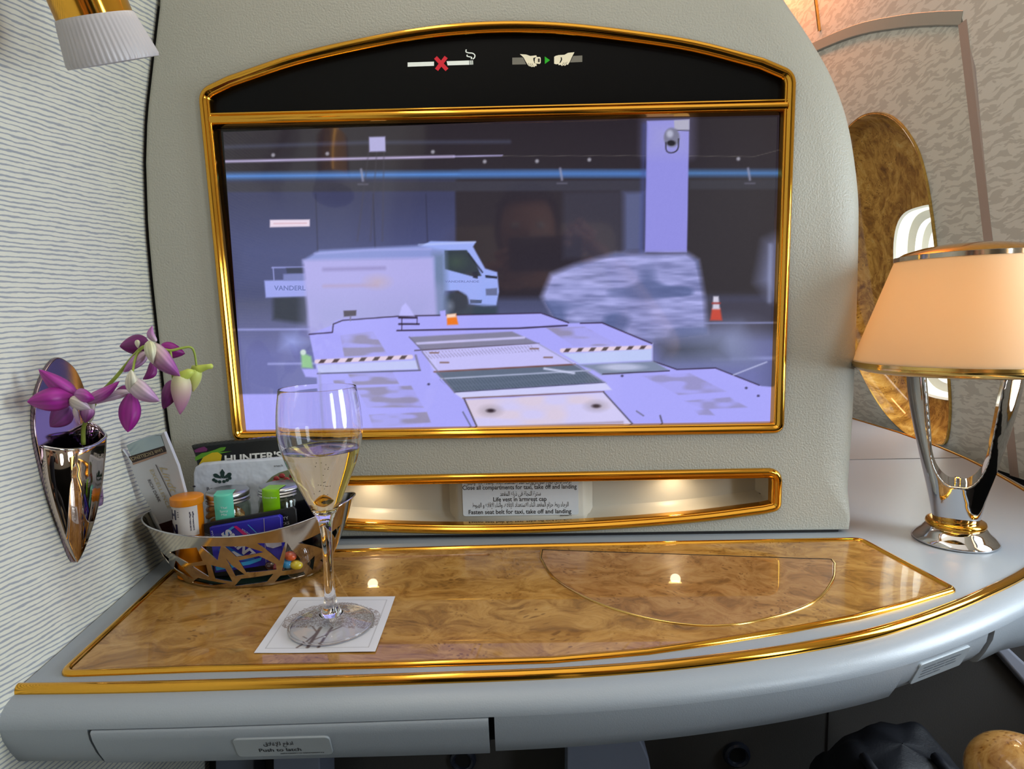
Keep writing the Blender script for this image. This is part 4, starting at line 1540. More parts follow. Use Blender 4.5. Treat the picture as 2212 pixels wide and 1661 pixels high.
stem_body()
mesh('stem_pin', *lathe([(.0001, .058), (.0032, .058), (.0032, .069), (.0022, .070), (.0001, .070)], lc, 16), M['chrome'], lamp)
SZ0, SZ1, SR0, SR1 = .188, .2985, .1030, .0660
t = NT('lamp shade fabric')
t.set(Base_Color=(*lin((244, 222, 186)), 1), Roughness=.7)
v = t.obj((1, 1, 1))
sepn = t.n('ShaderNodeSeparateXYZ'); t.l(v, sepn.inputs[0])
weave = t.noise(t.obj((1, 1, 9)), 160, 2)
tr = t.n('ShaderNodeBsdfTranslucent'); tr.inputs[0].default_value = (*lin((255, 228, 190)), 1)
mx = t.n('ShaderNodeMixShader'); mx.inputs[0].default_value = .5
t.l(t.b.outputs[0], mx.inputs[1]); t.l(tr.outputs[0], mx.inputs[2])
out = [n for n in t.t.nodes if n.type == 'OUTPUT_MATERIAL'][0]
t.l(mx.outputs[0], out.inputs[0])
t.bump(weave, .15, .0004)
shade = mesh('lamp_shade', *lathe([(SR0, SZ0 + .005), (SR0 * .5 + SR1 * .5, (SZ0 + SZ1) / 2 + .0025), (SR1, SZ1), (SR1 - .0015, SZ1), (SR0 * .5 + SR1 * .5 - .0015, (SZ0 + SZ1) / 2 + .0025), (SR0 - .0015, SZ0 + .005)], lc, 72, closed=True), t.m, lamp, angle=60)
mesh('lower_rim', *lathe([(SR0 - .002, SZ0 + .006), (SR0 + .0008, SZ0 + .0055), (SR0 + .0012, SZ0 + .0025), (SR0 + .0006, SZ0 + .0020), (SR0 + .0006, SZ0 + .0002), (SR0 - .003, SZ0 - .0032), (SR0 - .010, SZ0 - .005), (.052, SZ0 - .0075), (.051, SZ0 - .0065), (SR0 - .01, SZ0 - .0035), (SR0 - .004, SZ0)], lc, 72, closed=True), M['gold_pale'], shade, angle=40)
mesh('upper_rim', *lathe([(SR1 - .002, SZ1 - .001), (SR1 + .0009, SZ1 - .001), (SR1 + .0009, SZ1 + .0035), (SR1 - .001, SZ1 + .004)], lc, 72), M['pewter'], shade, angle=40)
mesh('shade_cap', *lathe([(SR1 - .001, SZ1 + .0032), (.058, SZ1 + .0075), (.045, SZ1 + .0115), (.030, SZ1 + .0140), (.014, SZ1 + .0152), (.0001, SZ1 + .0155)], lc, 72), M['gold'], shade, angle=60)
mesh('lamp_bulb', *ellipsoid((lc[0], lc[1], SZ0 + .038), (.014, .014, .020)), simple('warm bulb', (255, 226, 180), .4, emis=(255, 206, 140), es=14), lamp)
ld = bpy.data.lights.new('bulb_light', 'POINT'); ld.energy = 0.62; ld.color = (1, .82, .50); ld.shadow_soft_size = .02
lo = bpy.data.objects.new('bulb_light', ld); COL.objects.link(lo); lo.location = (lc[0], lc[1], SZ0 + .036)


# ================================================================== NAPKIN with a printed tree
nc = [PZ(633, 1295), PZ(854, 1293), PZ(811, 1414), PZ(549, 1416)]
# real napkin: a square, slightly turned
ncx = sum(p[0] for p in nc) / 4; ncy = sum(p[1] for p in nc) / 4
NA, NB = nc[1] - nc[0], nc[3] - nc[0]
ins_z = .0016
def nap(u, v):
    p = nc[0] * (1 - u) * (1 - v) + nc[1] * u * (1 - v) + nc[2] * u * v + nc[3] * (1 - u) * v
    return (p[0], p[1], ins_z + .0006 + .0004 * math.sin(u * 5) * math.sin(v * 4))
NG = 190
nv_, nf_ = grid_sheet(NG, NG, nap)
gu, gv_ = np.meshgrid(np.linspace(0, 1, NG + 1), np.linspace(0, 1, NG + 1))
pp = Paint(gu.ravel() * 100, gv_.ravel() * 100, (226, 225, 229))
U0, V0 = pp.U, pp.V
dash = (np.floor((U0 + V0) / 1.0) % 2 == 0)
for pts in ([(7, 7), (93, 7)], [(93, 7), (93, 93)], [(93, 93), (7, 93)], [(7, 93), (7, 7)]):
    pp.line(pts, (140, 136, 138), .5, .3, .75)
can = np.minimum.reduce([((U0 - cx) / rx) ** 2 + ((V0 - cy) / ry) ** 2 for cx, cy, rx, ry in ((50, 36, 35, 22), (27, 45, 20, 15), (73, 42, 20, 19), (50, 25, 24, 13), (17, 54, 9, 7), (84, 52, 9, 10))])
sp_ = vnoise(U0 * 1.5, V0 * 1.5, 41)
pp.over((can < 1.0 + (sp_ - .5) * .3) * np.clip((sp_ - .36) * 6, 0, 1) * .62, (130, 112, 104))
for pts, w_ in (([(44, 60), (43, 74), (42, 92)], 3.2), ([(54, 60), (52, 76), (51, 92)], 2.6), ([(43, 70), (38, 84), (33, 92)], 2), ([(43, 68), (36, 58)], 1.4), ([(53, 68), (62, 58)], 1.5), ([(44, 80), (53, 72)], 1.4), ([(37, 78), (33, 75)], 1)):
    pp.line(pts, (116, 98, 96), w_, .6, .85)
napkin = mesh('paper_napkin', nv_, nf_, M['print'], None, angle=None, colors=lin_np(pp.C))
setp(napkin, 'square white paper napkin printed with a brown tree, under the champagne glass', 'napkin')

# ================================================================== CHAMPAGNE GLASS
gc = np.array([-.1375, -.2055, ins_z + .0012])
flute = thing('champagne_glass', 'tall clear stemmed champagne glass standing on the printed napkin, half full', 'glass', gc)
outer = [(.0001, 0), (.030, 0), (.0338, .0002), (.0346, .0010), (.0338, .0019), (.026, .0034), (.016, .0058), (.0095, .0100), (.0062, .0165), (.0045, .0270), (.0040, .0450), (.0040, .0650), (.0046, .0800), (.0062, .0890), (.0095, .0960),
         (.0138, .1050), (.0195, .1180), (.0255, .1320), (.0300, .1450), (.0326, .1570), (.0331, .1650), (.0322, .1800), (.0298, .1965)]
th = .0009
innr = [(.0293, .1965), (.0314, .1800), (.0322, .1650), (.0317, .1570), (.0291, .1452), (.0245, .1328), (.0184, .1192), (.0125, .1065), (.0078, .0985), (.0040, .0955), (.0001, .0945)]
def smooth_prof(pr, n=4): return [tuple(p) for p in catmull(pr, n)]
op = smooth_prof(outer)
foot_p = [q for q in op if q[1] <= .0101 and True][:]
k_st = max(i for i, q in enumerate(op) if q[1] <= .0105)
foot_p = op[:k_st + 1] + [(.0001, op[k_st][1])]
mesh('glass_foot', *lathe(foot_p, gc, 72), M['foot_glass'], flute, angle=180, recalc=True)
mesh('foot_rim', *tube([(gc[0] + .0335 * math.cos(2 * PI * q / 72), gc[1] + .0335 * math.sin(2 * PI * q / 72), gc[2] + .0013) for q in range(72)], .0010, 10, closed=True), M['glass'], flute, angle=180)
k_bo = min(i for i, q in enumerate(op) if q[1] >= .0885)
mesh('glass_stem', *lathe([(.0001, op[k_st][1] + .00005)] + op[k_st:k_bo + 1] + [(.0001, op[k_bo][1])], gc, 48), M['glass'], flute, angle=50, recalc=True)
bowl_p = [(.0001, op[k_bo][1] + .00005)] + op[k_bo:] + [(.0297, .1969), (.0294, .1969)] + smooth_prof(innr)
mesh('glass_bowl', *lathe(bowl_p, gc, 72), M['glass'], flute, angle=60, recalc=True)
lev = .1478
liq = [(.0001, .0944)] + [(r + .00012, z) for r, z in reversed(innr[:-1]) if z < lev] + [(np.interp(lev, [.1452, .1570], [.0291, .0317]) + .00012, lev), (.0293, lev - .0004), (.015, lev - .0006), (.0001, lev - .0006)]
champ = thing('champagne', 'pale gold sparkling wine filling the lower half of the flute', 'drink', (gc[0], gc[1], gc[2] + .0944))
mesh('wine', *lathe(liq, gc, 72), M['wine'], champ, angle=50, recalc=True)
bub = MB()
rb = random.Random(4)
for k in range(26):
    a, rr = rb.uniform(0, 6.28), rb.uniform(0, .006)
    bub.add(ellipsoid((gc[0] + rr * math.cos(a), gc[1] + rr * math.sin(a), gc[2] + rb.uniform(.112, .142)), (.0003, .0003, .0003), None, 8, 5))
ob = mesh('bubbles', bub.v, bub.f, simple('bubble', (250, 246, 220), .1), champ, angle=180); ob['kind'] = 'stuff'

# ================================================================== SNACK BASKET
bc = np.array([-.2575, -.082])
BT = .0019
def basket_pt(th_, t, off=0.0):
    q = max(t, 0) ** .8
    a, b = .074 + .033 * q + off, .049 + .010 * q + off
    zr = .0535 + .013 * math.cos(th_) ** 2 + .007 * math.cos(th_) * abs(math.cos(th_))
    return (bc[0] + a * math.cos(th_), bc[1] + b * math.sin(th_), BT + t * zr)


basket = thing('snack_basket', 'oval polished silver metal basket with leaf-shaped cut-outs, filled with snacks', 'basket', (bc[0], bc[1], BT))
HO = [[(-2.26, .60), (-2.05, .72), (-1.845, .79), (-1.827, .53), (-2.03, .45)],
      [(-1.80, .82), (-1.60, .827), (-1.661, .554)],
      [(-1.564, .827), (-1.384, .806), (-1.209, .647), (-1.468, .619)],
      [(-1.45, .547), (-1.253, .59), (-1.069, .381), (-1.051, .281), (-1.38, .302)],
      [(-1.573, .60), (-1.529, .468), (-1.40, .265), (-1.50, .245)],
      [(-1.27, .83), (-1.00, .74), (-1.035, .43)],
      [(-1.744, .46), (-1.60, .40), (-1.545, .13), (-1.744, .19)],
      [(-1.99, .40), (-1.80, .46), (-1.82, .22)],
      [(-2.22, .46), (-2.07, .14), (-2.40, .25)],
      [(-.98, .72), (-.92, .576), (-.788, .381), (-.727, .187), (-.98, .235)],
      [(-.86, .66), (-.543, .70), (-.459, .396)],
      [(-.665, .245), (-.573, .338), (-.50, .09)],
      [(-.43, .22), (-.30, .24), (-.24, .10)],
      [(-2.15, .05), (-1.981, .18), (-1.62, .095), (-1.83, .04)],
      [(-1.44, .187), (-1.08, .209), (-1.14, .08), (-1.53, .045)],
      [(-.99, .15), (-.665, .12), (-.60, .045), (-1.04, .05)],
      [(-2.68, .62), (-2.86, .48), (-2.50, .31), (-2.37, .45)],
      [(-.40, .62), (-.19, .66), (-.227, .46)]]
HO2 = HO + [[(-a, b) for a, b in h_] for h_ in HO]


def basket_wall():
    bm = bmesh.new()
    nseg = 120
    outer_ = [(-PI + .00001 + 2 * PI * .99999 * k / nseg, 0.0) for k in range(nseg + 1)] + [(PI - 2 * PI * .99999 * k / nseg, 1.0) for k in range(nseg + 1)]
    loops = [[Vector((a, b, 0)) for a, b in ccw(outer_)]] + [[Vector((a, b, 0)) for a, b in ccw(h_)] for h_ in HO2]
    tri = tessellate_polygon(loops)
    vs = [bm.verts.new(p) for L in loops for p in L]
    for t_ in tri:
        try: bm.faces.new([vs[i] for i in t_])
        except ValueError: pass
    bmesh.ops.dissolve_degenerate(bm, dist=1e-6, edges=bm.edges[:])
    for k in range(1, 120):
        x = -PI + 2 * PI * k / 120
        bmesh.ops.bisect_plane(bm, geom=bm.verts[:] + bm.edges[:] + bm.faces[:], plane_co=(x, 0, 0), plane_no=(1, 0, 0), dist=1e-6)
    for k in range(1, 8):
        bmesh.ops.bisect_plane(bm, geom=bm.verts[:] + bm.edges[:] + bm.faces[:], plane_co=(0, k / 8, 0), plane_no=(0, 1, 0), dist=1e-6)
    bm.verts.index_update()
    V2 = [(p.co.x, p.co.y) for p in bm.verts]
    F2 = [tuple(q.index for q in fc.verts) for fc in bm.faces]
    bm.free()
    V3 = [basket_pt(a, b) for a, b in V2]
    me = bpy.data.meshes.new('basket_wall')
    me.from_pydata(V3, [], F2)
    bm = bmesh.new(); bm.from_mesh(me)
    bmesh.ops.remove_doubles(bm, verts=bm.verts, dist=1e-5)
    bmesh.ops.recalc_face_normals(bm, faces=bm.faces)
    bmesh.ops.solidify(bm, geom=bm.faces[:], thickness=.0009)
    bmesh.ops.recalc_face_normals(bm, faces=bm.faces)
    bm.to_mesh(me); bm.free()
    me.materials.append(M['pewter'])
    me.polygons.foreach_set('use_smooth', [True] * len(me.polygons))
    me.set_sharp_from_angle(angle=math.radians(40))
    o = bpy.data.objects.new('basket_wall', me); COL.objects.link(o)
    o.parent = basket; o.matrix_parent_inverse = Matrix.Translation(-Vector(basket.location))


basket_wall()
rimL = [basket_pt(2 * PI * k / 96, 1.0) for k in range(96)]
mesh('basket_rim', *tube(rimL, .0008, 8, closed=True), M['chrome'], basket, angle=180)
fl = [(bc[0] + .0735 * math.cos(2 * PI * k / 72), bc[1] + .0485 * math.sin(2 * PI * k / 72)) for k in range(72)]
mesh('basket_floor', *slab(fl, FZ(BT), 0, .0008), M['pewter'], basket, angle=30)
FLZ = BT + .001

# dark green paper liner on the floor of the basket
ll = [(bc[0] + .066 * math.cos(2 * PI * k / 60) * (1 + .02 * math.sin(5 * k)), bc[1] + .043 * math.sin(2 * PI * k / 60)) for k in range(60)]
def liner_fn(L):
    v, f = slab(L, FZ(FLZ), 0, .0005)
    return v, f
lv, lf_ = liner_fn(ll)
o = mesh('paper_liner', lv, lf_, simple('dark green paper', (10, 38, 30), .5), angle=30); setp(o, 'dark green paper liner lying on the basket floor', 'liner')
ITZ = FLZ + .0007


def FL(y0, k, h0=0.0):
    return lambda a, b, h: (a, y0 + k * b - h - h0, b)


def pxl(pts, y0, k):
    return ccw([(PY(u, v, y0, k)[0], max(PY(u, v, y0, k)[2], ITZ)) for u, v in pts])


def patch3(name, pts, y0, k, h, mat, parent):
    L = pxl(pts, y0, k)
    return mesh(name, *fill([L], FL(y0, k), h), mat, parent, angle=None)


def text_px(mb, s, p0, p1, hpx, y0, k, h, **kw):
    A, B = PY(*p0, y0, k), PY(*p1, y0, k)
    xd_ = B - A; w_ = np.linalg.norm(xd_); xd_ = xd_ / w_
    n_ = np.array((0, -1, k)); n_ /= np.linalg.norm(n_)
    yd_ = np.cross(n_, xd_)
    if (yd_ @ np.array((0, 0, 1))) < -.99: yd_ = -yd_
    pm = w_ / math.hypot(p1[0] - p0[0], p1[1] - p0[1])
    mid = (A + B) / 2 + np.array((0, -h, 0))
    mb.add(text_geo(s, hpx * pm, mid, xd_, yd_, width=w_, **kw))


PK = {}
def flat(c, rough=.35, coat=0.2):
    if c not in PK: PK[c] = simple('print %d %d %d' % c, c, rough, coat=coat)
    return PK[c]


# ---- black snack bag with the mango print
y0, k = -.046, .17
hb = thing('snack_bag', 'black snack bag with yellow mango and purple flower print, behind the white pouch', 'snack bag', (-.245, -.047, ITZ))
top_edge = [(415, 962), (440, 958), (470, 955), (500, 952), (530, 950), (560, 946), (590, 944), (620, 945), (660, 950), (700, 962)]
jag = []
for i in range(len(top_edge) - 1):
    a, b = np.array(top_edge[i]), np.array(top_edge[i + 1])
    for q in range(6): jag.append(tuple(a + (b - a) * q / 6 + (0, -1.2 if q % 2 else 0)))
bagl = pxl(jag + [(700, 962), (690, 1010), (686, 1100), (640, 1208), (474, 1215), (440, 1110), (432, 1020), (424, 985)], y0, k)
mesh('bag_body', *slab(bagl, FL(y0, k), -.004, .0035, .0028), simple('black foil bag', (18, 22, 22), .32, bump=(260, .25)), hb, angle=50)
for q in range(4):
    e = [(423 + 3 * q, 966 + 4 * q), (560, 953 + 4 * q), (690, 965 + 4 * q)]
mesh('mango', *fill([pxl([(433, 1002), (443, 986), (456, 979), (462, 976), (474, 975), (483, 981), (481, 993), (474, 1000)], y0, k)], FL(y0, k), .0038), flat((214, 184, 28)), hb, angle=None)
mesh('leaf_print', *fill([pxl([(425, 986), (440, 977), (452, 975), (468, 970), (480, 965), (492, 964), (488, 971), (478, 975), (505, 973), (480, 978), (455, 983), (440, 988), (426, 994)], y0, k)], FL(y0, k), .0037), flat((92, 152, 34)), hb, angle=None)
mesh('flower_print', *fill([pxl([(423, 971), (434, 966), (445, 963), (452, 968), (450, 973), (436, 975), (426, 976)], y0, k)], FL(y0, k), .0037), flat((112, 36, 96)), hb, angle=None)
tx = MB(); text_px(tx, "HUNTER'S", (489, 990), (612, 981), 15, y0, k, .0039, bold=.03)
mesh('bag_lettering', tx.v, tx.f, flat((232, 232, 226)), hb, angle=None)

# ---- white pouch with the leaf emblem
y0, k = -.056, .15
bp = thing('nut_pouch', 'white snack pouch with dark green leaf emblem and rounded corners, in front of black bag', 'snack pouch', (-.245, -.058, ITZ))
pl_ = pxl([(420, 1022), (424, 1008), (436, 1000), (480, 996), (560, 991), (640, 984), (682, 983), (692, 994), (688, 1100), (634, 1214), (480, 1221), (428, 1115), (421, 1080)], y0, k)
mesh('pouch_body', *slab(pl_, FL(y0, k), -.003, .003, .0022), simple('white pouch', (212, 218, 228), .4, bump=(70, .5, .003)), bp, angle=50)
def C2(x, y): return (400 + x / 8.742, 930 + y / 8.742)
em = MB()
def E_(pts): em.add(fill([pxl([C2(*p) for p in pts], y0, k)], FL(y0, k), .0034))
E_([(730, 710), (778, 775), (766, 830), (772, 850), (740, 885), (722, 885), (692, 850), (698, 830), (684, 775)])
E_([(555, 815), (590, 795), (625, 798), (650, 815), (690, 850), (715, 892), (640, 880), (590, 870), (570, 850)])
E_([(906, 800), (880, 778), (840, 782), (815, 808), (775, 845), (745, 892), (820, 880), (880, 865), (898, 840)])
for cx_, cy_ in ((572, 915), (612, 940), (680, 952), (762, 946), (822, 922), (872, 884)):
    E_([(cx_ + 34 * math.cos(a), cy_ + 30 * math.sin(a)) for a in [2 * PI * q / 14 for q in range(14)]])
mesh('leaf_emblem', em.v, em.f, flat((28, 58, 52)), bp, angle=None)
tx = MB(); text_px(tx, 'Brookfarm', C2(440, 1085), C2(1000, 1032), 7.2, y0, k, .0035, space=1.25)
mesh('emblem_lettering', tx.v, tx.f, flat((60, 64, 70)), bp, angle=None)
tx = MB(); text_px(tx, 'snack', C2(1700, 652), C2(1880, 640), 4.6, y0, k, .0035)
mesh('pouch_lettering', tx.v, tx.f, flat((60, 64, 70)), bp, angle=None)
patch3('fruit_picture', [(576, 1042), (590, 1028), (606, 1019), (630, 1012), (672, 1010), (676, 1110), (560, 1110)], y0, k, .0033, flat((112, 118, 84)), bp)
fr_ = MB()
for (u, v_), c_ in (((600, 1032), 0), ((612, 1026), 0), ((622, 1034), 0), ((596, 1040), 0), ((634, 1026), 0), ((646, 1034), 0), ((660, 1030), 0)):
    p_ = PY(u, v_, y0, k); fr_.add(ellipsoid((p_[0], p_[1] - .0034, p_[2]), (.0034, .0012, .0028), None, 12, 8))
mesh('fruit', fr_.v, fr_.f, flat((150, 44, 46)), bp, angle=180)['kind'] = 'stuff'
patch3('tear_notch', [C2(172, 1030), C2(205, 1020), C2(235, 1035), C2(205, 1056), C2(172, 1050)], y0, k, .0034, flat((40, 34, 50)), bp)

# ---- chocolate bar leaning on the striped wall
y0, k = -.073, -.20
cb = thing('chocolate_bar', 'white boxed chocolate bar with torn silver foil end, leaning on the striped wall', 'chocolate bar', (-.32, -.10, ITZ))
def C3(x, y): return (240 + x / 3.95, 920 + y / 3.95)
bl = [C3(88, 205), C3(120, 190), C3(180, 318), C3(472, 218), C3(420, 75), C3(455, 55), C3(650, 540), C3(760, 850), C3(830, 1130), C3(600, 1240), C3(410, 850)]
boxl = pxl([C3(135, 262), C3(90, 205), C3(98, 200), C3(180, 318), C3(472, 218), C3(425, 70), C3(452, 52), C3(570, 340), C3(735, 960), C3(765, 1190), C3(620, 1270), C3(420, 850), C3(250, 560)], y0, k)
mesh('carton', *slab(boxl, FL(y0, k), -.004, 0, .0006), simple('white carton', (214, 216, 220), .35), cb, angle=40)
mesh('foil', *slab(pxl([C3(120, 168), C3(180, 140), C3(240, 118), C3(300, 98), C3(348, 82), C3(420, 75), C3(472, 222), C3(185, 320)], y0, k), FL(y0, k), -.0036, -.0012, .0008), M['foil'], cb, angle=40)
patch3('brown_band', [C3(132, 268), C3(446, 172), C3(472, 218), C3(184, 318)], y0, k, -.0009, flat((52, 32, 24)), cb)
patch3('bronze_line', [C3(184, 318), C3(472, 218), C3(478, 232), C3(190, 332)], y0, k, .0004, flat((176, 140, 116)), cb)
patch3('dark_band', [C3(408, 838), C3(600, 775), C3(735, 960), C3(765, 1190), C3(620, 1270), C3(430, 880)], y0, k, .0004, flat((44, 14, 18)), cb)
tx = MB(); text_px(tx, 'EXCELLENCE', C3(346, 372), C3(500, 700), 8.0, y0, k, .0006)
text_px(tx, 'Lindt', C3(442, 345), C3(545, 570), 15, y0, k, .0006, shear=.35)
text_px(tx, 'Lindt EXCELLENCE', C3(440, 205), C3(168, 285), 7, y0, k, .0005)
mesh('gold_lettering', tx.v, tx.f, flat((196, 178, 132)), cb, angle=None)
tx = MB(); text_px(tx, 'RICH DARK', C3(325, 458), C3(418, 648), 6.4, y0, k, .0006, bold=.012)
tx.add(fill([pxl([C3(380, 330), C3(386, 328), C3(560, 690), C3(554, 692)], y0, k)], FL(y0, k), .0006))
mesh('dark_lettering', tx.v, tx.f, flat((70, 60, 62)), cb, angle=None)

# ---- orange effervescent tablet tube
tyc = -.1035
tp, tb_ = PY(409, 1070, tyc), PY(412, 1250, tyc)
tcx, tz1 = (tp[0] + tb_[0]) / 2, tp[2]
tr_ = .0138
vt = thing('tablet_tube', 'orange cylindrical tablet tube with white label and orange cap, left in the basket', 'tube', (tcx, tyc, ITZ))
zl0, zl1 = PY(409, 1160, tyc - tr_)[2], PY(409, 1096, tyc - tr_)[2]
tc_ = (tcx, tyc, 0)
mesh('tube_body', *lathe([(.0001, ITZ), (tr_ - .001, ITZ), (tr_, ITZ + .001), (tr_, zl1 - .0002), (.0001, zl1)], tc_, 40), simple('orange plastic', (232, 132, 12), .3), vt, angle=50)
mesh('tube_cap', *lathe([(.0001, zl1), (tr_ + .0008, zl1), (tr_ + .0012, zl1 + .001), (tr_ + .0012, tz1 - .0035), (tr_ + .0014, tz1 - .0028), (tr_ + .0012, tz1 - .001), (tr_, tz1), (.0001, tz1 + .0003)], tc_, 40), simple('orange cap', (236, 142, 20), .35), vt, angle=40)
lab = []
mesh('tube_label', *grid_sheet(24, 1, lambda u, v: (tcx + (tr_ + .0002) * math.cos(-2.75 + u * 2.35), tyc + (tr_ + .0002) * math.sin(-2.75 + u * 2.35), zl0 + (zl1 - zl0) * v)), flat((214, 206, 200)), vt, angle=180)
def on_tube(vf, a0):
    return [(tcx + (tr_ + .0004) * math.cos(a0 + x / tr_), tyc + (tr_ + .0004) * math.sin(a0 + x / tr_), z) for x, _, z in vf[0]], vf[1]
tx = MB()
tx.add(on_tube(text_geo('H', .0088, (0, 0, zl1 - .0075), (1, 0, 0), (0, 0, 1), width=.0072, bold=.05), -2.12))
tx.add(on_tube(text_geo('N', .0100, (0, 0, zl0 + .0070), (1, 0, 0), (0, 0, 1), width=.0086, bold=.06), -2.12))
for i_, a_ in enumerate((-1.74, -1.68)):
    for j_ in range(3):
        tx.add(on_tube(ellipsoid((0, 0, zl1 - .005 - j_ * .0022), (.0004, .0002, .0005), None, 8, 4), a_))
for j_ in range(2):
    tx.add(on_tube(text_geo('effervescent tablets'[:12 + j_], .0016, (j_ * .0026, 0, (zl0 + zl1) / 2), (0, 0, -1), (1, 0, 0), width=.019, bold=.02), -.92))
mesh('tube_lettering', tx.v, tx.f, flat((34, 28, 64)), vt, angle=None)

# ---- two screw-top jars
def jar(px, yj, ltop, lbot, rj, lcol, txt, label, ang, strip_bottom, parts):
    c = PY(px, ltop, yj); ztop = c[2]
    zlid = PY(px, lbot, yj - rj)[2]
    J = thing('snack_jar', label, 'jar', (c[0], yj, ITZ), 'snack jars')
    C_ = (c[0], yj, 0)
    pr = [(.0001, ITZ), (rj - .003, ITZ), (rj, ITZ + .003), (rj, zlid - .006), (rj - .002, zlid - .001), (rj - .003, zlid), (rj - .0035, zlid + .001), (rj - .0045, zlid), (rj - .0035, zlid - .002), (rj - .0012, zlid - .006), (rj - .0012, ITZ + .0035), (rj - .004, ITZ + .0012), (.0001, ITZ + .0012)]
    mesh('jar_body', *lathe(pr, C_, 48), M['jar'], J, angle=50, recalc=True)
    lp = [(.0001, zlid - .0002), (rj - .0006, zlid), (rj + .0004, zlid + .0010), (rj - .0004, zlid + .0024), (rj + .0004, zlid + .0040), (rj - .0006, zlid + .0052), (rj, zlid + .0064), (rj, ztop - .0022), (rj - .001, ztop - .0006), (rj - .003, ztop), (.0001, ztop)]
    lid_ = mesh('jar_lid', *lathe(lp, C_, 64), M['alu'], J, angle=50)
    zb_ = PY(px, strip_bottom, yj - rj)[2]
    path = [(.004, ztop + .0005), (rj - .002, ztop + .0005), (rj + .0006, ztop - .0006), (rj + .0010, ztop - .004), (rj + .0010, zlid - .002), (rj + .0006, zlid - .006), (rj + .0004, zb_)]
    path = [tuple(p) for p in path]
    half = .42
    def sf(u, v):
        i = min(int(v * (len(path) - 1)), len(path) - 2); t_ = v * (len(path) - 1) - i
        r = path[i][0] * (1 - t_) + path[i + 1][0] * t_; z = path[i][1] * (1 - t_) + path[i + 1][1] * t_
        a = ang + (u - .5) * 2 * half
        x = r * math.cos(ang) + (-math.sin(ang)) * (u - .5) * 2 * half * rj
        y = r * math.sin(ang) + math.cos(ang) * (u - .5) * 2 * half * rj
        if r > rj - .0005:
            x, y = r * math.cos(a), r * math.sin(a)
        return (c[0] + x, yj + y, z)
    mesh('seal_strip', *grid_sheet(10, 12, sf), flat(lcol), J, angle=180)
    tx = MB()
    for i_, (s_, hh, wf, dz) in enumerate(txt):
        g = text_geo(s_, hh, (0, 0, zlid + dz), (1, 0, 0), (0, 0, 1), width=wf)
        tx.add(([(c[0] + (rj + .0016) * math.cos(ang + x / rj), yj + (rj + .0016) * math.sin(ang + x / rj), z) for x, _, z in g[0]], g[1]))
    mesh('strip_lettering', tx.v, tx.f, flat((236, 246, 240)), J, angle=None)
    return c[0], ztop, zlid


j1 = jar(491, -.0785, 1057, 1094, .0210, (104, 214, 184), [('Thai', .0022, .0055, -.001), ('Spicy', .0022, .007, -.0045), ('Mix', .0022, .005, -.008)],
         'glass jar of mixed nuts with silver lid and teal strip reading Thai Spicy Mix', -1.30, 1128, None)
j2 = jar(604, -.0760, 1046, 1078, .0212, (134, 196, 12), [('Choco Berry', .0015, .013, .002)],
         'glass jar with silver lid and lime green strip, right of the teal one', -1.62, 1112, None)
NUTC = [simple('almond brown', (172, 108, 52), .5, bump=(700, .5)), simple('cashew tan', (222, 178, 122), .5), simple('peanut golden', (206, 138, 66), .5)]
rn = random.Random(11)
spots_n = [(-.0115, -.0095, .046, 1), (-.002, -.0125, .0395, 0), (.0035, -.006, .050, 2), (.0125, -.006, .044, 0), (-.0125, -.002, .034, 1), (-.004, -.013, .0285, 1), (.009, -.011, .0320, 2), (.002, -.002, .0400, 2),
           (-.009, -.0095, .0210, 0), (.004, -.0125, .0190, 1), (.0125, -.007, .0200, 0), (-.003, -.009, .0100, 1), (.008, -.008, .0095, 2), (-.0095, -.004, .0105, 0), (-.0125, -.0085, .0405, 1), (-.0065, -.0130, .0470, 1), (-.0005, -.0135, .0460, 0), (.0065, -.0115, .0470, 2), (-.0135, -.003, .0480, 2), (.0130, -.008, .0400, 1), (-.006, -.004, .0500, 0)]
kinds = [('almond', 'brown ridged almond inside the jar with the teal strip', 'almonds in the jar'), ('cashew', 'pale tan cashew inside the jar with the teal strip', 'cashews in the jar'), ('peanut', 'golden peanut inside the jar with the teal strip', 'peanuts in the jar')]
for dx, dy, z_, kd in spots_n:
    rot = Matrix.Rotation(rn.uniform(-1, 1), 3, 'Y') @ Matrix.Rotation(rn.uniform(-.8, .8), 3, 'Z')
    if kd == 1:
        vf = tube([Vector((j1[0] + dx, -.0785 + dy, ITZ + z_ * 1.32)) + rot @ Vector((.0055 * math.cos(a), 0, .0055 * math.sin(a) - .002)) for a in np.linspace(.3, 2.8, 9)], [.0016, .0026, .003, .003, .003, .003, .003, .0026, .0014], 10)
    else:
        s_ = (.0048, .0036, .0078) if kd == 0 else (.0052, .0046, .0062)
        vf = ellipsoid((j1[0] + dx, -.0785 + dy, ITZ + z_ * 1.32), s_, rot, 16, 10, lambda p: Vector((p.x * (1 - p.z * 40), p.y, p.z)))
    o = mesh(kinds[kd][0], *vf, NUTC[kd], angle=180); setp(o, kinds[kd][1], 'nut', kinds[kd][2])
o = mesh('berry_mix', *MB().add(ellipsoid((j2[0], -.076, ITZ + .013), (.0185, .0185, .012), None, 24, 14, lambda p: p * (1 + .10 * mnoise.noise(p * 260)))).__dict__.values(), simple('dark berry mix', (62, 30, 24), .6, bump=(160, .8, .003)), angle=180)
setp(o, 'dark berry and chocolate mix in the jar with lime strip', 'snack mix', kind='stuff')

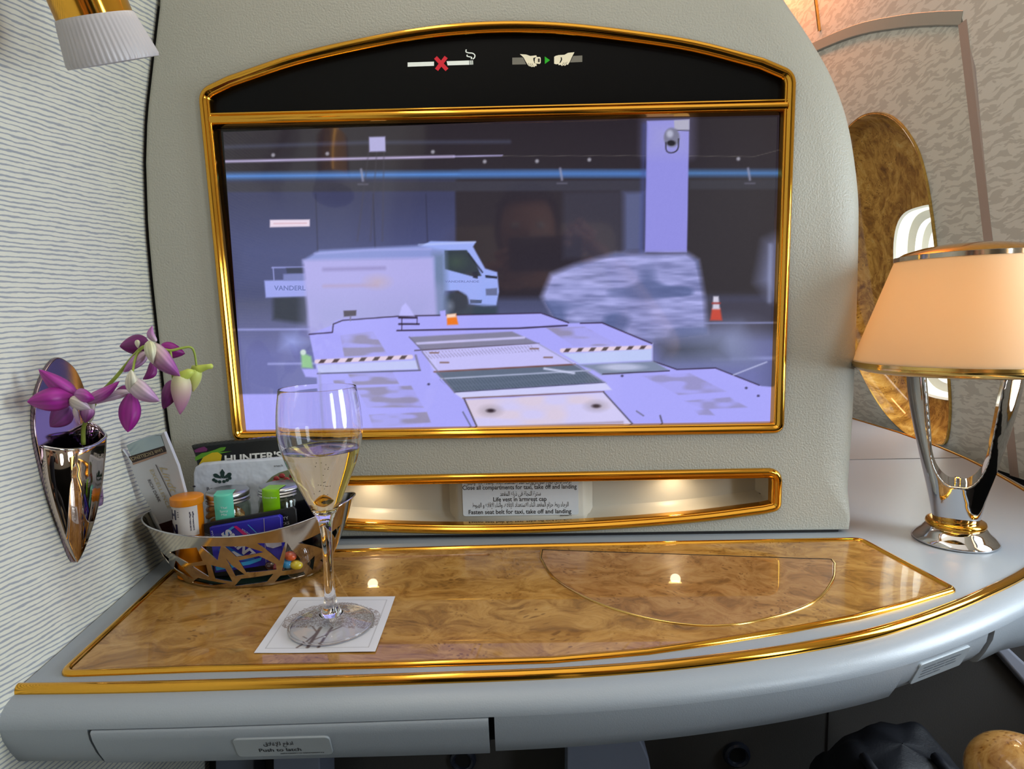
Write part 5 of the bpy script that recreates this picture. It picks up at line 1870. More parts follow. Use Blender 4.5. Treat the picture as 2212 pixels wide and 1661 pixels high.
# ---- black pouch and mint pack in front
y0, k = -.1085, .06
sp2 = thing('black_pouch', 'flat matt black snack pouch with white lettering behind the blue mint pack', 'snack pouch', (-.24, -.11, ITZ))
mesh('pouch_body', *slab(pxl([(440, 1132), (455, 1127), (600, 1101), (634, 1094), (640, 1100), (648, 1205), (640, 1236), (462, 1248), (446, 1180)], y0, k), FL(y0, k), -.0012, .0012, .0008), simple('black pouch', (20, 20, 22), .45), sp2, angle=40)
tx = MB(); text_px(tx, 'NUTTY', (592, 1123), (624, 1117), 6, y0, k, .0014); text_px(tx, 'SNACKS', (592, 1134), (626, 1128), 6, y0, k, .0014)
mesh('pouch_lettering', tx.v, tx.f, flat((206, 206, 206)), sp2, angle=None)
tx = MB()
for q in range(6): text_px(tx, 'llllllllllll', (444 + q * 2.4, 1150 + q), (449 + q * 2.4, 1190 + q), 1.1, y0, k, .0014)
mesh('small_print', tx.v, tx.f, flat((150, 150, 150)), sp2, angle=None)
y0, k = -.1165, .05
mp_ = thing('mint_pack', 'dark blue mint box with white letters and pink flash at the basket front', 'mint box', (-.24, -.117, ITZ))
mesh('box_body', *slab(pxl([(452, 1140), (600, 1114), (606, 1118), (612, 1216), (464, 1238)], y0, k), FL(y0, k), -.0055, .0, .0007), flat((50, 42, 178)), mp_, angle=40)
patch3('white_swirl', [(572, 1168), (584, 1152), (604, 1140), (609, 1178), (590, 1184), (576, 1180)], y0, k, .0004, flat((214, 212, 232)), mp_)
patch3('cyan_swirl', [(483, 1158), (490, 1145), (502, 1137), (512, 1136), (500, 1144), (492, 1156), (484, 1166)], y0, k, .0005, flat((70, 160, 226)), mp_)
patch3('light_blue_wave', [(472, 1186), (494, 1180), (520, 1196), (548, 1204), (556, 1212), (520, 1210), (480, 1206)], y0, k, .0004, flat((40, 110, 200)), mp_)
patch3('white_wave', [(494, 1192), (506, 1190), (522, 1199), (538, 1202), (516, 1205), (500, 1202)], y0, k, .0005, flat((216, 222, 240)), mp_)
patch3('blue_stripe', [(466, 1224), (540, 1211), (566, 1203), (564, 1210), (540, 1219), (468, 1232)], y0, k, .0005, flat((66, 178, 240)), mp_)
patch3('pink_flash', [(505, 1137), (511, 1135), (541, 1157), (534, 1162)], y0, k, .0006, flat((214, 34, 122)), mp_)
patch3('thin_arc', [(535, 1133), (537, 1132.4), (556, 1150), (554, 1151)], y0, k, .0006, flat((80, 160, 230)), mp_)
patch3('opening_seam', [(570, 1119.5), (571, 1119.3), (576, 1222), (575, 1222)], y0, k, .0006, flat((196, 184, 170)), mp_)
tx = MB()
text_px(tx, 'SMINT', (484, 1146), (552, 1206), 19, y0, k, .0007, bold=.05, shear=.2)
text_px(tx, 'XYLITOL', (523, 1142), (542, 1156), 4.2, y0, k, .0008)
text_px(tx, 'mint', (459, 1146), (465, 1172), 5, y0, k, .0007)
mesh('mint_lettering', tx.v, tx.f, flat((226, 226, 240)), mp_, angle=None)

# ---- candies in a small clear bag, dark chocolate bag on the right
CAND = [((627, 1201), (226, 88, 30), 'bright orange sugar-coated candy seen through the basket cut-out'), ((620, 1218), (34, 150, 206), 'bright blue sugar-coated candy below the orange one'),
        ((640, 1220), (214, 190, 40), 'yellow sugar-coated candy right of the blue one'), ((601, 1225), (150, 26, 40), 'dark red sugar-coated candy left of the blue one'), ((586, 1222), (60, 24, 22), 'brown sugar-coated candy left of the red one')]
for (u, v_), c_, lb in CAND:
    p_ = PY(u, v_, -.1185)
    p_[2] = max(p_[2], ITZ + .0042)
    o = mesh('candy', *ellipsoid(p_, (.0063, .0050, .0045), Matrix.Rotation(.2, 3, 'Y'), 22, 14), simple('candy %d %d' % c_[:2], c_, .15, coat=.6), angle=180)
    setp(o, lb, 'candy', 'candies in the basket')
t = NT('clear film')
tr = t.n('ShaderNodeBsdfTransparent'); gs = t.n('ShaderNodeBsdfGlossy'); gs.inputs['Roughness'].default_value = .08
lw = t.n('ShaderNodeLayerWeight'); lw.inputs[0].default_value = .5
mx = t.n('ShaderNodeMixShader'); t.l(t.math('MULTIPLY_ADD', t.math('POWER', lw.outputs['Facing'], 2.5), .6, .06), mx.inputs[0]); t.l(tr.outputs[0], mx.inputs[1]); t.l(gs.outputs[0], mx.inputs[2])
t.l(mx.outputs[0], [n for n in t.t.nodes if n.type == 'OUTPUT_MATERIAL'][0].inputs[0])
M['film'] = t.m
p_ = PY(632, 1188, -.1185)
fb = mesh('clear_bag', *ellipsoid((p_[0] + .002, -.1180, ITZ + .0205), (.0145, .0068, .020), None, 28, 18, lambda p: Vector((p.x * (1 + .08 * mnoise.noise(p * 300)), p.y, p.z))), M['film'], angle=180)
setp(fb, 'small clear cellophane bag holding candies, right of the blue mint box', 'bag')
y0, k = -.088, .1
db = thing('chocolate_bag', 'glossy black foil bag standing at the right end of the basket', 'snack bag', (-.19, -.09, ITZ))
mesh('bag_body', *slab(pxl([(622, 1068), (634, 1054), (655, 1046), (680, 1060), (702, 1092), (712, 1140), (706, 1200), (640, 1215), (626, 1150)], y0, k), FL(y0, k), -.004, .003, .0024), simple('black foil', (14, 14, 20), .18, coat=.5), db, angle=50)
mesh('clear_edge', *tube([PY(u, v, y0 - .0036, k) for u, v in catmull([(640, 1062), (624, 1074), (617, 1092), (615, 1112), (620, 1140)], 4)], .0006, 6), M['alu'], db, angle=180)


# ================================================================== WALL VASE
def FWL(y, z, h):
    s = 1 / math.sqrt(1 + .15 ** 2)
    return (wall_x(y, z) + h * s, y + h * .15 * s, z)


vase = thing('wall_vase', 'teardrop-shaped polished metal bud vase fixed to the striped wall', 'vase', FWL(-.203, .058, 0))
plate_pts = catmull([(-.203, .0575), (-.2165, .100), (-.2235, .140), (-.2265, .172), (-.2200, .197), (-.2050, .2165), (-.1900, .2262), (-.1790, .2262), (-.1620, .2155), (-.1515, .194), (-.1500, .172), (-.1560, .140), (-.1740, .100)], 6, True)
mesh('back_plate', *slab(ccw([tuple(p) for p in plate_pts]), lambda a, b, h: FWL(a, b, h), .0005, .0035, .0012), gold_mat('plum tinted steel', (150, 132, 142), .1), vase, angle=50)
vs_, fs_ = [], []
NZ, NA_ = 34, 40
for j in range(NZ + 1):
    t_ = j / NZ
    for i in range(NA_ + 1):
        a = PI * i / NA_
        ca, sa = math.cos(a), math.sin(a)
        zt = .0578 + .1060 * t_ - (.010 * sa * t_ ** 8) + (.004 * ca) * t_ ** 8
        w_ = .0345 * (math.sin(min(1, t_ * 1.02) * PI / 2) ** .82) * (1 - .03 * t_ ** 6)
        yc = -.203 + .0155 * t_
        d_ = .0230 * math.sin(min(1, t_) * PI / 2) ** .8
        ridge = 1 + .10 * math.exp(-((a - 1.05) / .22) ** 2)
        vs_.append(FWL(yc + w_ * ca, zt, .0035 + d_ * sa * ridge))
for j in range(NZ):
    for i in range(NA_):
        q = j * (NA_ + 1) + i
        fs_.append((q, q + 1, q + NA_ + 2, q + NA_ + 1))
shell = mesh('vase_shell', vs_, fs_, gold_mat('polished vase steel', (190, 176, 166), .045), vase, angle=180)
md = shell.modifiers.new('thick', 'SOLIDIFY'); md.thickness = .0012; md.offset = 0
rim_pts = vs_[NZ * (NA_ + 1):]
mesh('vase_rim', *tube(rim_pts, .0013, 8), M['chrome'], vase, angle=180)
tcn = Vector(FWL(-.179, .143, .012))
mesh('glass_tube', *lathe([(.0001, -.045), (.0085, -.045), (.0095, -.040), (.0100, .016), (.0112, .019), (.0100, .020), (.0086, .018), (.0084, -.038), (.0001, -.040)], tcn, 32), M['tube_glass'], vase, angle=60, recalc=True)

# ================================================================== ORCHID
MAG, DMAG, PINK, CREAM, GREEN = (168, 22, 150), (104, 14, 96), (206, 160, 206), (238, 232, 206), (186, 204, 96)
orchid = thing('orchid_spray', 'spray of purple and white orchids drooping from the teardrop wall vase', 'flower', PY(178, 925, -.196))
st = catmull([(180, 960, -.196), (181, 922, -.198), (196, 890, -.205), (215, 853, -.208), (250, 815, -.208), (300, 757, -.205), (320, 748, -.203), (345, 752, -.202), (368, 757, -.200), (392, 752, -.196), (411, 750, -.193), (420, 762, -.19), (425, 794, -.188)], 5)
ns_ = len(st)
stm = MB(); stm.add(tube([PY(u, v, y) for u, v, y in st], [.0017 - .0009 * i / ns_ for i in range(ns_)], 10))
stm.add(tube([PY(u, v, y) for u, v, y in catmull([(368, 757, -.200), (371, 785, -.200), (374, 818, -.199)], 4)], .0010, 8))
stm.add(tube([PY(u, v, y) for u, v, y in catmull([(300, 757, -.205), (292, 775, -.212), (286, 806, -.222)], 4)], .0009, 8))
mesh('stem', stm.v, stm.f, simple('orchid stem', (150, 168, 66), .5), orchid, angle=180)


def petal(mb_v, mb_f, mb_c, base, tip, w, y0, y1, c0, c1, cup=.25, arch=.12, bend=0.0, shape=1.0, vein=.25, twist=0.0):
    b, t_ = np.array(base, float), np.array(tip, float)
    d = t_ - b; L = np.hypot(*d); d /= L
    n = np.array([-d[1], d[0]])
    nu, nvv = 9, 14
    base_i = len(mb_v)
    pm = .62 / FPX
    for j in range(nvv + 1):
        v = j / nvv
        prof_ = (math.sin(PI * min(1, v ** (.72 * shape) * .97 + .03)) ** .75) * .96 + .06 * (1 - v)
        for i in range(nu + 1):
            u = i / nu * 2 - 1
            q = b + d * L * v + n * (u * w / 2 * prof_ + bend * math.sin(PI * v * .9) * w)
            yy = y0 + (y1 - y0) * v - arch * math.sin(PI * v) * L * pm + cup * (u * u) * w * pm * prof_ + twist * u * v * w * pm
            mb_v.append(tuple(PY(q[0], q[1], yy)))
            k_ = np.clip(v * 1.25 - .05 + .18 * abs(u), 0, 1)
            col = np.array(c0) * (1 - k_) + np.array(c1) * k_
            col = col * (1 - vein * .35 * (abs(u) < .12)) * (.94 + .06 * math.sin(u * 14))
            mb_c.append(col)
    for j in range(nvv):
        for i in range(nu):
            a = base_i + j * (nu + 1) + i
            mb_f.append((a, a + 1, a + nu + 2, a + nu + 1))


def flower(name, petals, label=None):
    """one blossom: every petal is a part's piece of its own"""
    head = None
    for nm, kw in petals:
        V_p, F_p, C_p = [], [], []
        petal(V_p, F_p, C_p, **kw)
        o = mesh(nm, V_p, F_p, M['petal'], orchid if head is None else head, angle=180, colors=lin_np(np.array(C_p)))
        md = o.modifiers.new('thick', 'SOLIDIFY'); md.thickness = .0005
        if head is None:
            head = o
            o.name = name
            if label: o['label'] = label
    return head


def pk(base, tip, w, y0, y1, c0, c1, **kw):
    return dict(base=base, tip=tip, w=w, y0=y0, y1=y1, c0=c0, c1=c1, **kw)


flower('blossom', [('petal', pk((193, 912), (200, 850), 20, -.206, -.214, CREAM, (230, 214, 220), arch=.1)),
                   ('petal', pk((150, 880), (108, 922), 52, -.228, -.226, (150, 90, 168), (126, 30, 120), cup=.3)),  # this petal's shade is put into its dull purple
                   ('petal', pk((163, 858), (58, 868), 52, -.232, -.250, (176, 60, 160), MAG, cup=.35, arch=.2, shape=1.25)),
                   ('petal', pk((164, 855), (84, 797), 40, -.232, -.236, (190, 90, 180), (176, 40, 158), cup=.4, bend=-.1)),
                   ('petal', pk((184, 868), (257, 822), 27, -.232, -.222, (220, 190, 214), MAG, cup=.5, bend=.22)),
                   ('petal', pk((160, 852), (205, 862), 34, -.236, -.238, PINK, MAG, cup=.6, arch=.4)),
                   ('petal', pk((150, 862), (196, 884), 30, -.240, -.240, CREAM, (226, 206, 220), cup=.5)),
                   ('petal', pk((190, 880), (184, 914), 34, -.240, -.236, (220, 180, 214), DMAG, cup=.5, shape=.8)),
                   ('petal', pk((160, 880), (172, 916), 14, -.238, -.232, CREAM, PINK, cup=.4))], 'large purple orchid blossom facing left')
flower('blossom', [('petal', pk((278, 838), (244, 852), 20, -.212, -.210, MAG, DMAG)),
                   ('petal', pk((280, 846), (208, 874), 20, -.218, -.218, (232, 214, 222), (206, 170, 206), bend=.25)),
                   ('petal', pk((284, 850), (276, 934), 50, -.220, -.230, (170, 60, 160), MAG, cup=.3, shape=1.35)),
                   ('petal', pk((280, 822), (346, 866), 40, -.226, -.228, (240, 236, 222), (202, 156, 204), cup=.45, arch=.3, bend=.12)),
                   ('petal', pk((286, 850), (283, 798), 30, -.222, -.230, (240, 236, 216), CREAM, cup=.5, arch=.3, shape=1.2))], 'white-hooded orchid blossom with a hanging purple petal')
flower('blossom', [('petal', pk((336, 738), (332, 703), 18, -.198, -.196, (224, 206, 214), (190, 116, 186), bend=-.5)),
                   ('petal', pk((322, 742), (258, 748), 44, -.196, -.190, DMAG, (136, 16, 120), cup=.3, shape=1.1)),
                   ('petal', pk((344, 752), (400, 764), 36, -.196, -.190, MAG, (136, 16, 120), cup=.3)),
                   ('petal', pk((332, 782), (306, 818), 24, -.200, -.206, (180, 80, 168), (128, 16, 112), bend=-.4)),
                   ('petal', pk((318, 762), (266, 804), 28, -.206, -.212, (226, 206, 218), (176, 106, 176), cup=.4)),
                   ('petal', pk((322, 745), (390, 812), 44, -.210, -.206, (236, 230, 200), (172, 90, 168), cup=.4, arch=.25, bend=.08)),
                   ('petal', pk((322, 736), (330, 786), 28, -.214, -.216, (232, 232, 180), CREAM, cup=.6, arch=.3)),
                   ('petal', pk((296, 734), (298, 752), 12, -.212, -.212, (232, 232, 190), CREAM, cup=.6))], 'topmost orchid blossom seen from behind')


def solid_bud(name, pts, c0, c1, spur, label):
    n_ = len(pts)
    P = [PY(u, v, y) for u, v, y, r in pts]; R = [r for *_, r in pts]
    v, f = tube(P, R, 16)
    cols = []
    for i in range(n_):
        k_ = i / (n_ - 1)
        cols += [np.array(c0) * (1 - k_) + np.array(c1) * k_] * 16
    o = mesh(name, v, f, M['petal'], orchid, angle=180, colors=lin_np(np.array(cols)))
    o['label'] = label
    v, f = tube([PY(*q[:3]) for q in spur], [q[3] for q in spur], 12)
    mesh('spur', v, f, simple('bud green', (196, 210, 92), .45), o, angle=180)
    return o


def bud_path(a, b, y, rmax, n=10, bend=0):
    out = []
    for i in range(n + 1):
        t_ = i / n
        out.append((a[0] + (b[0] - a[0]) * t_ + bend * math.sin(PI * t_), a[1] + (b[1] - a[1]) * t_, y, max(.0004, rmax * math.sin(PI * min(1, .12 + .88 * t_ ** .8)) ** .8)))
    return out


b1 = solid_bud('bud', bud_path((390, 806), (389, 895), -.200, .0076, bend=2), (216, 222, 160), (206, 132, 190), [(386, 816, -.200, .005), (398, 812, -.200, .0045), (410, 804, -.200, .0033), (417, 802, -.200, .0016)], 'half-open pink and green bud')
V_p, F_p, C_p = [], [], []
petal(V_p, F_p, C_p, (380, 822), (352, 884), 38, -.196, -.202, (176, 70, 160), DMAG, cup=.3)
o = mesh('petal', V_p, F_p, M['petal'], b1, angle=180, colors=lin_np(np.array(C_p)))
b2 = solid_bud('bud', bud_path((424, 792), (417, 846), -.187, .0052), (196, 210, 96), (210, 208, 140), [(420, 800, -.187, .0045), (434, 796, -.187, .0032), (448, 792, -.187, .0022), (457, 791, -.187, .0022), (460, 791, -.187, .0008)], 'small closed green bud at the tip')

# ================================================================== READING LAMP on the left wall
YL = -.25
sG, sB_ = Vector(PY(206, 38, YL)), Vector(PY(242.5, 124, YL))
ax = (sG - sB_).normalized()
vr = Vector(ray(222, 70)).normalized()
ax = (ax - vr * ax.dot(vr) * .92).normalized()
ux = ax.cross(Vector((0, 1, 0))).normalized(); uy = ax.cross(ux)
def axl(vf):
    return [tuple(sG + ux * x + uy * y + ax * z) for x, y, z in vf[0]], vf[1]
rl = thing('reading_lamp', 'gold reading lamp with ribbed translucent shade on the upper left wall', 'lamp', sG)
gr = Vector(PY(135, 55, YL)) - Vector(PY(278, 20, YL)); r1 = gr.length / 2
mesh('lamp_barrel', *axl(lathe([(r1 - .002, -.0006), (r1, .0), (r1 * .985, .03), (r1 * .97, .075), (r1 * .8, .082), (.0001, .084)], seg=64)), M['gold'], rl, angle=40)
r2 = (Vector(PY(155, 148, YL)) - Vector(PY(330, 98, YL))).length / 2
Ls = (sG - sB_).length
v, f = lathe([(r1 * .98, .0012), (r1 * 1.035, .0), (r1 * 1.06, -.004), (r1 * .5 + r2 * .5 + .0005, -Ls * .5), (r2, -Ls + .002), (r2 - .0006, -Ls), (r2 - .004, -Ls), (.0001, -Ls + .012)], seg=216)
v2_ = []
for i, (x, y, z) in enumerate(v):
    a = math.atan2(y, x); rr = math.hypot(x, y)
    rr *= 1 + .012 * math.cos(a * 54) * (1 if z < -.003 else 0)
    v2_.append((rr * math.cos(a), rr * math.sin(a), z))
mesh('ribbed_shade', *axl((v2_, f)), simple('ribbed frosted acrylic', (196, 190, 190), .35), rl, angle=60)
top_p = sG + ax * .08
wp_ = Vector((wall_x(-.25, top_p.z + .03), -.25, top_p.z + .03))
mesh('lamp_arm', *tube([top_p, top_p + ax * .015, (top_p + wp_) / 2 + Vector((0, 0, .02)), wp_ + Vector((.001, 0, 0))], .006, 12), M['gold'], rl, angle=60)

# ================================================================== BAG AND ARMREST low on the right
bagc = Vector(PY(1930, 1720, -.12))
def bag_warp(p):
    q = p * (1 + .10 * mnoise.noise(p * 16) + .05 * mnoise.noise(p * 40))
    return q
bg = thing('travel_bag', 'dark navy soft bag on the footwell floor at lower right, below the desk', 'bag', (bagc.x, bagc.y, -.64))
zt_ = PY(1945, 1582, -.16)[2] - .030
zb2 = -.639
def sup(p):
    e = .55
    s = lambda q: (abs(q) ** e) * (1 if q > 0 else -1)
    return Vector((s(p.x) * .084, s(p.y) * .065, s(p.z) * (zt_ - zb2) / 2 * .98))
mesh('bag_body', *ellipsoid((bagc.x, -.13, (zt_ + zb2) / 2), (1, 1, 1), None, 48, 40, lambda p: bag_warp(sup(p))), simple('navy nylon', (13, 15, 24), .6, bump=(500, .4)), bg, angle=180)
for dx in (-.035, .03):
    mesh('bag_strap', *tube([Vector((bagc.x + dx + .006 * math.sin(t_ * 5), -.13 - .072 * math.cos(t_ * PI / 2) - .01, zt_ - .008 + .0 - (1 - math.sin(t_ * PI / 2)) * .06)) for t_ in np.linspace(0, 1, 10)], .0045, 8), simple('bag strap', (20, 22, 32), .6), bg, angle=180)
flp = thing('shoe', 'black shoe tip poking out beside the navy bag, bottom edge of the photo', 'shoe', PY(1790, 1690, -.14))
ac = Vector(PY(2208, 1690, -.26))
arm = thing('armrest', 'glossy burl wood armrest end at the bottom right corner', 'armrest', (ac.x, ac.y, ac.z))
ra = (Vector(PY(2208, 1690, -.26)) - Vector(PY(2108, 1690, -.26))).length
mesh('armrest_end', *ellipsoid(ac, (ra * 1.04, ra * 1.15, ra * .95), None, 40, 24), M['burl_arm'], arm, angle=180)
mesh('armrest_post', *lathe([(ra * .55, -.64 - ac.z), (ra * .55, -ra * .8), (ra * .8, -ra * .55), (.0001, -ra * .2)], ac, 32), M['black'], arm, angle=50)
"""removed"""
bpy.data.objects.remove(flp)

# ================================================================== THE PASSENGER taking the photo (seen mirrored in the screen)
YM = DY
def mir(u, v, yv):
    p = PY(u, v, yv)
    return Vector((p[0], 2 * YM - yv, p[2]))


def skin_mesh(nodes, edges, radii, sub=2):
    me = bpy.data.meshes.new('skin')
    me.from_pydata([tuple(n) for n in nodes], edges, [])
    o = bpy.data.objects.new('skin', me); COL.objects.link(o)
    md = o.modifiers.new('skin', 'SKIN'); md.use_smooth_shade = True
    for i, r in enumerate(radii):
        sv = me.skin_vertices[0].data[i]; sv.radius = (r, r) if not hasattr(r, '__len__') else r
        sv.use_root = (i == 0)
    s = o.modifiers.new('sub', 'SUBSURF'); s.levels = sub; s.render_levels = sub
    m2 = bpy.data.meshes.new_from_object(o.evaluated_get(bpy.context.evaluated_depsgraph_get()))
    V = [tuple(v.co) for v in m2.vertices]; F = [tuple(p.vertices) for p in m2.polygons]
    bpy.data.objects.remove(o); bpy.data.meshes.remove(m2)
    return V, F


hc = mir(1140, 500, .985)
neck = hc + Vector((0, -.015, -.135))
chest = neck + Vector((0, -.02, -.17))
pelvis = chest + Vector((0, -.04, -.36))
shR = neck + Vector((.185, -.01, -.075)); shL = neck + Vector((-.185, -.01, -.075))
handR = mir(1318, 560, .775); elR = mir(1450, 760, .86)
handL = mir(1030, 590, .775); elL = mir(940, 780, .86)
kneeR = pelvis + Vector((.13, .36, .0)); kneeL = pelvis + Vector((-.13, .36, .0))
ftR = kneeR + Vector((.02, .06, -.34)); ftL = kneeL + Vector((-.02, .06, -.34))
nodes = [pelvis, (pelvis + chest) / 2, chest, neck + Vector((0, 0, -.05)), neck, neck + Vector((0, .005, .05)), shR, (shR + elR) / 2, elR, (elR + handR) / 2, handR, shL, (shL + elL) / 2, elL, (elL + handL) / 2, handL,
         pelvis + Vector((.10, .03, 0)), kneeR, ftR, pelvis + Vector((-.10, .03, 0)), kneeL, ftL]
edges = [(0, 1), (1, 2), (2, 3), (3, 4), (4, 5), (3, 6), (6, 7), (7, 8), (8, 9), (9, 10), (3, 11), (11, 12), (12, 13), (13, 14), (14, 15), (0, 16), (16, 17), (17, 18), (0, 19), (19, 20), (20, 21)]
rad = [(.15, .11), (.14, .10), (.16, .11), .07, .056, .05, .06, .05, .042, .036, .026, .06, .05, .042, .036, .026, .085, .065, .045, .085, .065, .045]
skinm = simple('skin', (206, 150, 120), .5)
person = thing('person', 'person in a dark shirt holding up a phone, mirrored in the video screen', 'person', (pelvis.x, pelvis.y, ftR.z - .02))
pb = MB(); pb.add(skin_mesh(nodes, edges, rad))


def head_warp(p):
    x, y, z = p
    # y+ is the face side
    if z < 0: x *= 1 - .30 * (-z) ** 1.3; y *= 1 - .12 * (-z)
    y += .10 * math.exp(-((x / .16) ** 2 + ((z + .12) / .20) ** 2)) * (1 if y > 0 else 0) * 1.9
    y -= .05 * math.exp(-(((abs(x) - .38) / .18) ** 2 + ((z - .06) / .12) ** 2)) * (1 if y > 0 else 0)
    y += .035 * math.exp(-((x / .3) ** 2 + ((z + .52) / .07) ** 2)) * (1 if y > 0 else 0)
    return Vector((x * .078, y * .096, z * .118))


pb.add(ellipsoid(hc, (1, 1, 1), None, 36, 28, head_warp))
for sx_ in (-1, 1):
    pb.add(ellipsoid(hc + Vector((sx_ * .078, -.005, -.005)), (.010, .020, .032), None, 12, 10))


def hand(wrist, direction, side):
    """palm, four unequal bent fingers and a thumb closing on the phone edge"""
    g = MB()
    d = direction.normalized()
    sd = side.normalized()
    nrm = d.cross(sd)
    pc = wrist + d * .045
    g.add(skin_mesh([wrist, pc, wrist + d * .08], [(0, 1), (1, 2)], [(.024, .020), (.032, .016), (.034, .014)], 1))
    for i_, (o_, L_) in enumerate(((-.028, .062), (-.010, .074), (.009, .070), (.027, .054))):
        b = wrist + d * .078 + sd * o_
        k1 = b + d * L_ * .42 + nrm * .006
        k2 = k1 + d * L_ * .22 + nrm * .018
        k3 = k2 - d * L_ * .06 + nrm * .022
        g.add(tube([b - d * .02, b, k1, k2, k3], [.0095, .0095, .0088, .0080, .0062], 10))
    tb = wrist + d * .035 - sd * .026
    g.add(tube([tb, tb - sd * .022 + d * .018 + nrm * .008, tb - sd * .026 + d * .044 + nrm * .022, tb - sd * .020 + d * .060 + nrm * .028], [.013, .0115, .010, .007], 10))
    return g


phc = mir(1178, 548, .708)
gR = hand(handR + (handR - elR).normalized() * .005, (phc + Vector((.045, -.03, .052)) - handR), Vector((.5, 0, .85)))
gL = hand(handL, (phc + Vector((-.05, -.03, -.01)) - handL), Vector((-.3, 0, .9)))
pb.add((gR.v, gR.f)); pb.add((gL.v, gL.f))
body = mesh('body', pb.v, pb.f, skinm, person, angle=180)
eyem = simple('eye white', (226, 222, 216), .2)
for sx_ in (-1, 1):
    mesh('eye', *ellipsoid(hc + Vector((sx_ * .030, .086, .004)), (.012, .008, .008), None, 14, 10), eyem, body, angle=180)
def hair_w(p):
    z = p.z
    lim = -.45 if p.y < .15 else (-.1 if p.y < .45 else .50)
    return Vector((p.x * .087, p.y * (.100 if p.y < 0 else .099), max(z, lim) * .124))
mesh('hair', *ellipsoid(hc + Vector((0, -.004, .006)), (1, 1, 1), None, 40, 30, hair_w), simple('dark short hair', (30, 24, 22), .6, bump=(160, 1, .004)), body, angle=180)
# shirt: slightly larger skin of the trunk and upper arms
shn = [pelvis, (pelvis + chest) / 2, chest, neck + Vector((0, 0, -.055)), shR, (shR + elR) / 2, shL, (shL + elL) / 2]
she = [(0, 1), (1, 2), (2, 3), (3, 4), (4, 5), (3, 6), (6, 7)]
v, f = skin_mesh(shn, she, [(.165, .125), (.158, .115), (.176, .125), .082, .075, .064, .075, .064])
mesh('shirt', v, f, simple('dark shirt', (30, 34, 46), .8), body, angle=180)
v, f = skin_mesh([pelvis, pelvis + Vector((.10, .03, 0)), kneeR, ftR + Vector((0, 0, .04)), pelvis + Vector((-.10, .03, 0)), kneeL, ftL + Vector((0, 0, .04))], [(0, 1), (1, 2), (2, 3), (0, 4), (4, 5), (5, 6)], [(.16, .12), .095, .076, .058, .095, .076, .058])
mesh('trousers', v, f, simple('dark trousers', (38, 38, 44), .85), body, angle=180)
phone = thing('phone', 'black phone held up in front of the face, mirrored in the screen', 'phone', phc)
mesh('phone_body', *box(phc, (.162, .009, .076), .004), simple('black phone', (16, 17, 20), .25), phone, angle=40)
for i_ in range(2):
    mesh('camera_lens', *[(lambda v_, f_: ([(phc.x - .06, phc.y + .0045 + z, phc.z + .02 - .026 * i_ + y) for x, y, z in v_] and [(phc.x - .06 + x, phc.y + .0045 + z, phc.z + .018 - .026 * i_ + y) for x, y, z in v_], f_))(*lathe([(.0001, .001), (.006, .001), (.0075, .0018), (.008, 0)], seg=24))[q] for q in (0, 1)], M['black_gloss'], phone)
ring_c = handR + (phc + Vector((.02, 0, .045)) - handR).normalized() * .085 + Vector((.004, 0, .012))
o = mesh('ring', *tube([ring_c + Vector((.0098 * math.cos(a), .0098 * math.sin(a), 0)) for a in np.linspace(0, 2 * PI, 24, endpoint=False)], .0016, 8, closed=True), M['gold'], body, angle=180)
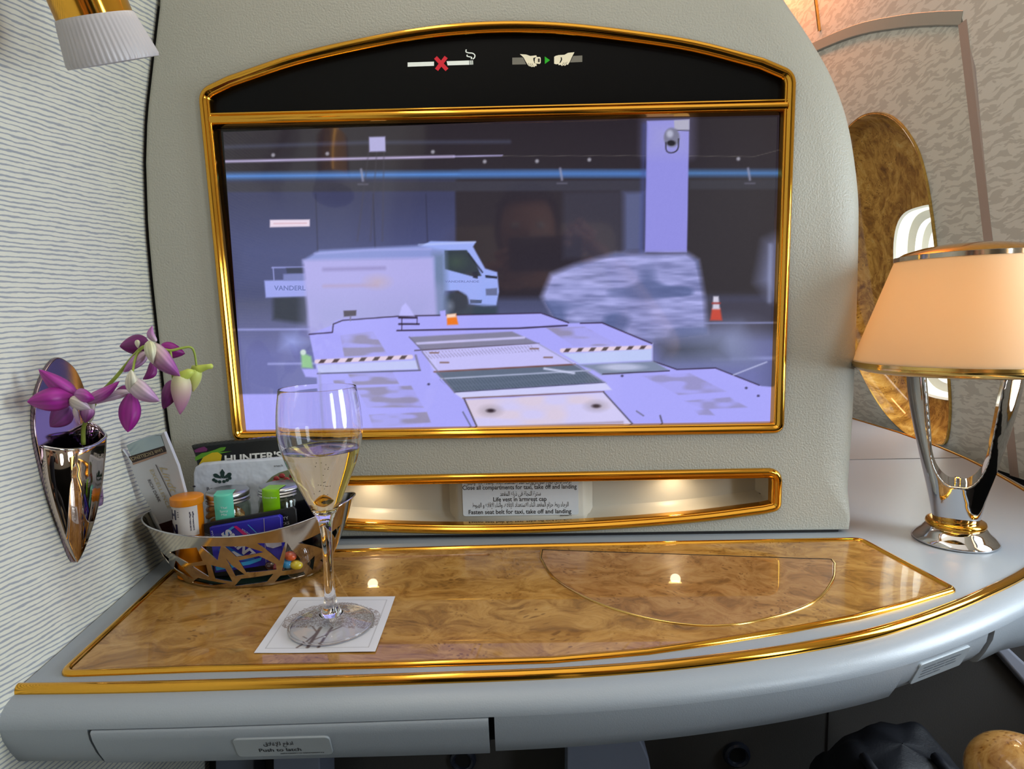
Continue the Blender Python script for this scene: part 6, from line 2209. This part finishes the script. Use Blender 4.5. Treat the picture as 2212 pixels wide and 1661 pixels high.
# seat the passenger sits on
seat = thing('passenger_seat', 'cream leather passenger seat facing the desk', 'seat', (pelvis.x, pelvis.y, -.64))
lth = simple('cream leather', (196, 178, 148), .45, bump=(300, .2))
sz_ = pelvis.z - .125
mesh('seat_base', *box((pelvis.x, pelvis.y + .08, (-.64 + sz_ - .1) / 2), (.50, .46, sz_ - .1 + .64), .02), M['black'], seat, angle=40)
mesh('seat_cushion', *box((pelvis.x, pelvis.y + .10, sz_ - .05), (.56, .54, .10), .035), lth, seat, angle=60)
mesh('seat_back', *box((pelvis.x, pelvis.y - .24, sz_ + .40), (.56, .12, .92), .05, Matrix.Rotation(.10, 3, 'X')), lth, seat, angle=60)

# ================================================================== LIGHT
def area(name, loc, rot, size, energy, color, shape='RECTANGLE'):
    ld = bpy.data.lights.new(name, 'AREA'); ld.shape = shape; ld.size = size[0]; ld.size_y = size[1]; ld.energy = energy; ld.color = color
    o = bpy.data.objects.new(name, ld); COL.objects.link(o); o.location = loc; o.rotation_euler = rot
    return o


COOL = (.78, .90, 1.0)
for i, yc in enumerate((-.25, -.80)):
    area('window_daylight', (.80, yc, .26), (0, PI / 2 - .05, PI), (.40, .26), (5.6, 5.2)[i], COOL).rotation_euler = (0, math.radians(90), 0)
area('ceiling_wash', (.25, -.75, 1.07), (0, 0, 0), (1.2, 1.6), 4.6, (1, .93, .82))
area('sidewall_fill', (-.16, .10, 1.04), (0, math.radians(-52), 0), (.12, 1.6), 3.4, (1, .93, .82))  # fill strip added to brighten the side wall and console, no real fitting
area('window_sky', FW(.575, .245, -.134), (0, math.radians(90), 0), (.20, .09), 1.2, COOL).rotation_euler = (0, math.radians(81), 0)
area('cove_glow', (.56, .72, 1.06), (0, math.radians(-30), 0), (.06, .4), 3.0, (1, .33, .13))
wd = bpy.data.worlds.new('World'); SC.world = wd; wd.use_nodes = True
wd.node_tree.nodes['Background'].inputs[0].default_value = (.80, .88, 1.0, 1)
wd.node_tree.nodes['Background'].inputs[1].default_value = .45
SC.view_settings.view_transform = 'Standard'
SC.view_settings.look = 'None'
SC.view_settings.exposure = 0.0
SC.cycles.max_bounces = 9
SC.cycles.diffuse_bounces = 3
SC.cycles.glossy_bounces = 5
SC.cycles.transmission_bounces = 9
SC.cycles.transparent_max_bounces = 8
SC.cycles.caustics_refractive = False
SC.cycles.blur_glossy = 1.0
SC.cycles.adaptive_threshold = 0.05
SC.cycles.caustics_reflective = False
SC.cycles.sample_clamp_indirect = 4
SC.cycles.use_denoising = True
bpy.context.view_layer.update()
